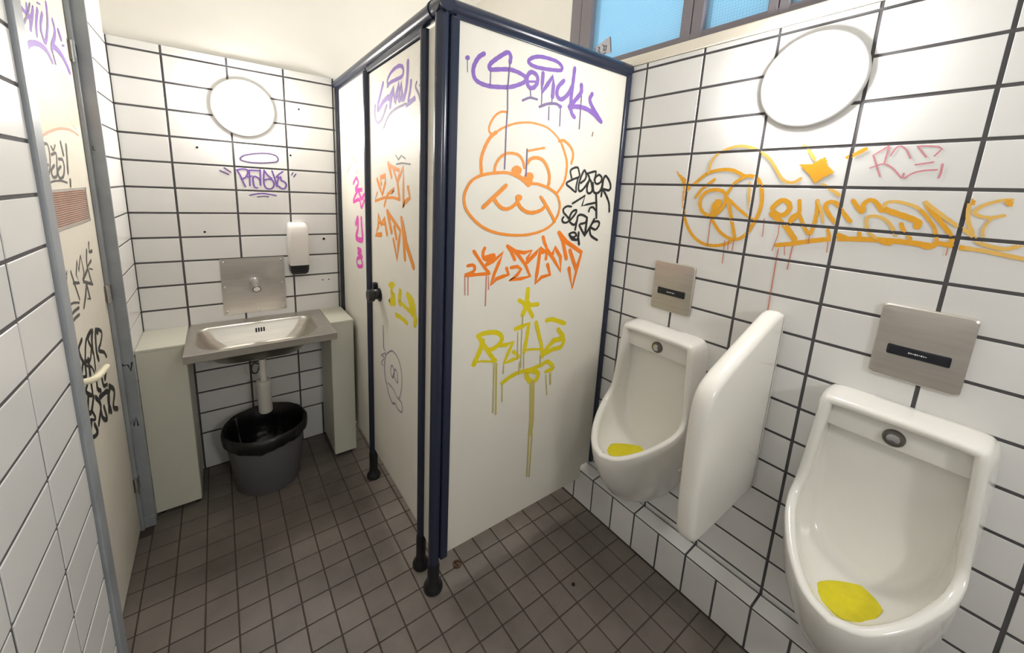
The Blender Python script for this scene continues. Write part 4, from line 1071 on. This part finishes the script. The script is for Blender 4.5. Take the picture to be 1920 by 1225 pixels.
 ]),
 ('pink_tag', 'door', 'small pink marker scrawl on the narrow fixed panel', [
  ('pink', 22.7, 'c', [(2243, 1304), (2176, 1302), (2245, 1280), (2160, 1271), (2257, 1244), (2251, 1204), (2163, 1220), (2179, 1257)]),
 ]),
 ('grey_scribble', 'door', 'faint grey scribble on the narrow fixed panel', [
  ('grey_pale', 12.8, 'l', [(2395, 1775), (2422, 1725), (2333, 1768), (2309, 1805), (2234, 1776)]),
  ('grey_pale', 11.3, 'l', [(2382, 1802), (2337, 1833), (2290, 1799)]),
  ('grey_pale', 15.3, 'l', [(2237, 1739), (2229, 1723)]),
 ]),
 ('purple_tag', 'leaf', 'purple spray tag near the top of the door', [
  ('purple', 14.2, 'c', [(1753, 2100), (1789, 2098), (1815, 2093), (1836, 2085), (1833, 2058)]),
  ('purple', 13.0, 'c', [(1830, 2124), (1822, 2098), (1853, 2099), (1885, 2133), (1862, 2096), (1828, 2057)]),
  ('purple', 16.0, 'c', [(1925, 2139), (1892, 2093), (1879, 2055)]),
  ('purple', 16.1, 'c', [(1966, 2140), (1937, 2106), (1927, 2079)]),
  ('purple', 19.9, 'c', [(2071, 2150), (2080, 2128), (2065, 2100), (2018, 2060)]),
  ('purple_thin', 9.3, 'c', [(1757, 2041), (1788, 2066), (1820, 2092), (1859, 2134)]),
  ('purple', 15.3, 'c', [(2026, 2189), (2018, 2148), (1998, 2107), (1952, 2053), (1925, 2080)]),
  ('purple', 17.0, 'c', [(1759, 1979), (1788, 2005), (1837, 2023), (1895, 2032), (1952, 2029), (1997, 2006)]),
  ('purple', 21.7, 'c', [(2011, 2047), (2026, 2062), (2086, 2060), (2143, 2044), (2190, 2014)]),
  ('purple', 20.7, 'l', [(2123, 2132), (2139, 2113)]),
  ('purple', 0.0, 'f', [(2172, 2098), (2167, 2094), (2157, 2090), (2147, 2088), (2139, 2087), (2137, 2089), (2142, 2093), (2151, 2097), (2162, 2100), (2170, 2100)]),
  ('purple_thin', 10.1, 'l', [(2014, 2039), (2028, 2008)]),
  ('purple', 6.1, 'l', [(1930, 2160), (1955, 2164)]),
 ]),
 ('peach_patch', 'leaf', 'faded peach paint patch with a red arc below', [
  ('peach', 0.0, 'f', [(1780, 1946), (1950, 1971), (2156, 2003), (2214, 1939), (2219, 1823), (2051, 1807), (1867, 1780), (1753, 1759), (1764, 1890)]),
  ('red_pale', 9.2, 'c', [(1762, 1752), (1835, 1771), (1946, 1792), (2047, 1800), (2117, 1798), (2180, 1790)]),
  ('grey_pale', 6.5, 'l', [(2076, 1854), (2119, 1819), (2162, 1810)]),
 ]),
 ('grey_tag', 'leaf', 'grey marker numerals above the grille', [
  ('grey_ink', 9.4, 'c', [(1761, 1723), (1790, 1735), (1815, 1729), (1814, 1694), (1789, 1653), (1750, 1631)]),
  ('grey_ink', 8.1, 'c', [(1754, 1679), (1780, 1690), (1768, 1666), (1788, 1674)]),
  ('grey_ink', 7.8, 'c', [(1841, 1730), (1858, 1720), (1883, 1736)]),
  ('grey_ink', 10.0, 'c', [(1833, 1705), (1879, 1710), (1867, 1671), (1853, 1642), (1815, 1637), (1807, 1656), (1842, 1673)]),
  ('grey_ink', 15.2, 'c', [(1945, 1748), (1955, 1711)]),
  ('grey_ink', 10.3, 'c', [(1898, 1694), (1935, 1693), (1943, 1669), (1917, 1640), (1876, 1634), (1869, 1656), (1905, 1671)]),
  ('grey_ink', 15.0, 'c', [(2002, 1743), (1990, 1701), (1974, 1652)]),
  ('grey_ink', 6.4, 'c', [(1755, 1618), (1818, 1625), (1890, 1625), (1946, 1619)]),
  ('grey_ink', 14.0, 'l', [(1987, 1627), (1980, 1609)]),
 ]),
 ('grey_tag', 'leaf', 'scratchy grey marker tag below the grille', [
  ('grey_ink', 11.4, 'l', [(1749, 1315), (1797, 1344), (1768, 1299), (1741, 1266)]),
  ('grey_ink', 12.6, 'l', [(1834, 1334), (1851, 1293), (1879, 1231)]),
  ('grey_ink', 12.7, 'l', [(1842, 1295), (1907, 1282), (1884, 1315), (1918, 1357), (1919, 1321), (1967, 1368), (1978, 1306), (1950, 1277), (2064, 1242)]),
  ('grey_ink', 14.4, 'l', [(2053, 1373), (2032, 1338), (2026, 1306), (1953, 1283)]),
  ('grey_ink', 15.4, 'l', [(2096, 1394), (2084, 1362), (2122, 1360)]),
  ('grey_ink', 14.1, 'l', [(2090, 1328), (2031, 1315), (2054, 1248)]),
  ('grey_ink', 5.6, 'l', [(2050, 1305), (2095, 1293)]),
  ('grey_ink', 14.3, 'l', [(1988, 1262), (1954, 1225), (1912, 1192)]),
  ('grey_ink', 15.9, 'l', [(1986, 1259), (2002, 1203)]),
  ('grey_ink', 5.1, 'l', [(1969, 1209), (2012, 1199)]),
  ('grey_ink', 8.3, 'c', [(1754, 1240), (1809, 1236), (1867, 1221)]),
  ('grey_ink', 11.6, 'c', [(1750, 1199), (1794, 1209), (1855, 1207)]),
  ('grey_ink', 11.7, 'c', [(1753, 1178), (1792, 1186), (1847, 1185)]),
 ]),
 ('black_tag', 'leaf', 'dense black marker tag around the handle', [
  ('black', 16.0, 'c', [(1833, 1101), (1786, 1084), (1800, 1042), (1828, 1023), (1876, 1082), (1955, 1094), (1901, 1077), (1939, 1016), (1932, 953)]),
  ('black', 15.0, 'c', [(1839, 1019), (1889, 1007), (1918, 1032)]),
  ('black', 21.7, 'c', [(1966, 1087), (1942, 1059), (1934, 1021)]),
  ('black', 21.6, 'c', [(2030, 1061), (2005, 1074), (1979, 1005), (1989, 968)]),
  ('black', 15.0, 'c', [(2037, 1072), (2087, 1042), (2051, 1012), (2008, 998), (2074, 965), (2102, 936)]),
  ('black', 17.2, 'c', [(1807, 1032), (1772, 994), (1814, 976), (1825, 1017)]),
  ('black', 9.2, 'c', [(1832, 1007), (1887, 980), (1913, 949)]),
  ('black', 20.1, 'c', [(1865, 1016), (1862, 963)]),
  ('black', 15.9, 'c', [(1811, 947), (1788, 930), (1848, 890), (1855, 926)]),
  ('black', 17.8, 'c', [(1922, 912), (1919, 881), (1953, 857)]),
  ('black', 15.5, 'c', [(1991, 890), (2003, 855), (2048, 839)]),
  ('black', 22.5, 'c', [(2065, 894), (2033, 872)]),
  ('black', 18.1, 'c', [(1803, 911), (1777, 866), (1807, 847), (1856, 878)]),
  ('black', 17.9, 'c', [(1879, 867), (1924, 811), (1865, 767)]),
  ('black', 20.6, 'c', [(1928, 843), (2047, 808), (2019, 737)]),
  ('black', 17.3, 'c', [(1916, 798), (1925, 760), (1976, 728), (1961, 788)]),
  ('black', 19.6, 'c', [(2075, 822), (2140, 769), (2089, 723), (2147, 684)]),
  ('black', 21.5, 'c', [(2088, 812), (2031, 784), (2048, 722)]),
  ('black', 10.0, 'c', [(1772, 834), (1839, 802), (1818, 841)]),
  ('black', 15.8, 'c', [(1793, 823), (1765, 776), (1838, 749), (1819, 793)]),
 ]),
 ('marker_scrawl', 'jamb', 'small black scrawls on the jamb', [
  ('black', 6.0, 'l', [(-396, 842), (-385, 827), (-372, 829), (-365, 797), (-358, 836)]),
  ('black', 5.7, 'l', [(-393, 597), (-395, 536), (-380, 567), (-380, 531), (-369, 574), (-366, 531)]),
  ('grey_ink', 4.4, 'l', [(-383, 1758), (-382, 1744), (-386, 1746), (-379, 1743)]),
 ]),
]

# ================================================================== GRAFFITI (real paint marks lying on the surfaces)
def stroke_points(kind, pts):
    if kind == 'l' or len(pts) < 3: return [Vector((a, b)) for a, b in pts]
    out = []
    n = len(pts); closed = (Vector(pts[0])-Vector(pts[-1])).length < 1e-6
    for i in range(n-1):
        p1, p2 = Vector(pts[i]), Vector(pts[i+1])
        p0 = Vector(pts[i-1]) if i > 0 else (Vector(pts[-2]) if closed else p1*2-p2)
        p3 = Vector(pts[i+2]) if i+2 < n else (Vector(pts[1]) if closed else p2*2-p1)
        for s in range(5):
            t = s/5
            out.append(0.5*((2*p1)+(p2-p0)*t+(2*p0-5*p1+4*p2-p3)*t*t+(3*p1-p0-3*p2+p3)*t**3))
    out.append(Vector(pts[-1]))
    return out

def in_grout(surf, u, v):
    if surf == 'right': ref = 1.1407
    else: ref = -0.168
    a = (u-ref+COLW/2) % COLW - COLW/2; b = (v-Z0+ROW/2) % ROW - ROW/2
    return abs(a) < GR*0.5 or abs(b) < GR*0.5

def densify(P, step):
    out = [P[0]]
    for a, b in zip(P[:-1], P[1:]):
        n = max(1, int((b-a).length/step))
        for k in range(1, n+1): out.append(a.lerp(b, k/n))
    return out

def pip(p, poly):
    c = False; n = len(poly)
    for i in range(n):
        a, b = poly[i], poly[i-1]
        if (a[1] > p[1]) != (b[1] > p[1]) and p[0] < (b[0]-a[0])*(p[1]-a[1])/(b[1]-a[1])+a[0]: c = not c
    return c

PLACE = {'side': (lambda u, v, d: (u-CX, 1.2235-CY-d, v), side), 'door': (lambda u, v, d: (0.6220-CX-d, u-CY, v), door), 'fixed': (lambda u, v, d: (0.6220-CX-d, u-CY, v), fixed),
         'right': (lambda u, v, d: (XR-d-.0009, u, v), wr), 'back': (lambda u, v, d: (u, YB-d-.0009, v), wb),
         'leaf': (lambda u, v, d: (-0.4035-XL+d, u-1.86, v), leaf), 'jamb': (lambda u, v, d: (u-XL, 2.2600-1.86-d, v), d1)}
# painted marks must carry the material of each stroke: one mesh for each tag, one slot for each paint
for name, surf, label, strokes in GRAFFITI:
    key = 'fixed' if (name in ('pink_tag', 'grey_scribble') and surf == 'door') else surf
    fn, parent = PLACE[key]
    cut = surf in ('right', 'back')
    bm = NB(); slots = []; cum = 0
    for si, (colr, wmm, kind, pts) in enumerate(strokes):
        if colr not in slots: slots.append(colr)
        mi = slots.index(colr)
        d = 0.0003 + cum*2.5e-6; cum += 12
        P = [Vector((a/1000.0, b/1000.0)) for a, b in pts]
        if kind == 'f':
            if cut:
                us = [p.x for p in P]; vs = [p.y for p in P]; st = 0.004
                u = min(us)
                while u < max(us):
                    v = min(vs)
                    while v < max(vs):
                        c = (u+st/2, v+st/2)
                        if pip(c, P) and not in_grout(surf, *c):
                            f = bm.faces.new([bm.verts.new(fn(a, b, d)) for a, b in ((u, v), (u+st, v), (u+st, v+st), (u, v+st))]); f.material_index = mi
                        v += st
                    u += st
            else:
                f = bm.faces.new([bm.verts.new(fn(p.x, p.y, d)) for p in P]); f.material_index = mi
            continue
        S = stroke_points(kind, [(p.x, p.y) for p in P])
        hw = wmm/2000.0
        if cut: S = densify(S, 0.004)
        n = len(S)
        nl = 3 if (cut and hw > 0.004) else 1
        rows = []
        # rounded ends: taper the first and last ribs outwards
        T = []
        for i in range(n):
            t = (S[min(i+1, n-1)]-S[max(i-1, 0)])
            t = t.normalized() if t.length > 1e-9 else Vector((1, 0))
            T.append(t)
        ribs = []
        e0, e1 = S[0]-T[0]*hw, S[-1]+T[-1]*hw
        ribs.append((e0, T[0], hw*0.35)); ribs.append((S[0]-T[0]*hw*0.6, T[0], hw*0.8))
        for i in range(n): ribs.append((S[i], T[i], hw*(1.0+0.06*math.sin(i*1.7+si))))
        ribs.append((S[-1]+T[-1]*hw*0.6, T[-1], hw*0.8)); ribs.append((e1, T[-1], hw*0.35))
        for a, b in zip(ribs[:-1], ribs[1:]):
            cum += 1; d += 2.5e-6
            na, nb = Vector((-a[1].y, a[1].x)), Vector((-b[1].y, b[1].x))
            for k in range(nl):
                s0, s1 = -1+2*k/nl, -1+2*(k+1)/nl
                q = [a[0]+na*a[2]*s0, b[0]+nb*b[2]*s0, b[0]+nb*b[2]*s1, a[0]+na*a[2]*s1]
                if cut:
                    c = (q[0]+q[1]+q[2]+q[3])/4
                    if in_grout(surf, c.x, c.y): continue
                try:
                    f = bm.faces.new([bm.verts.new(fn(p.x, p.y, d)) for p in q]); f.material_index = mi
                except ValueError: pass
    me = bpy.data.meshes.new(name); bm.to_mesh(me); bm.free()
    for c in slots: me.materials.append(MATS['paint_'+c])
    o = bpy.data.objects.new(name, me); COL.objects.link(o); o.parent = parent
    o['label'] = label
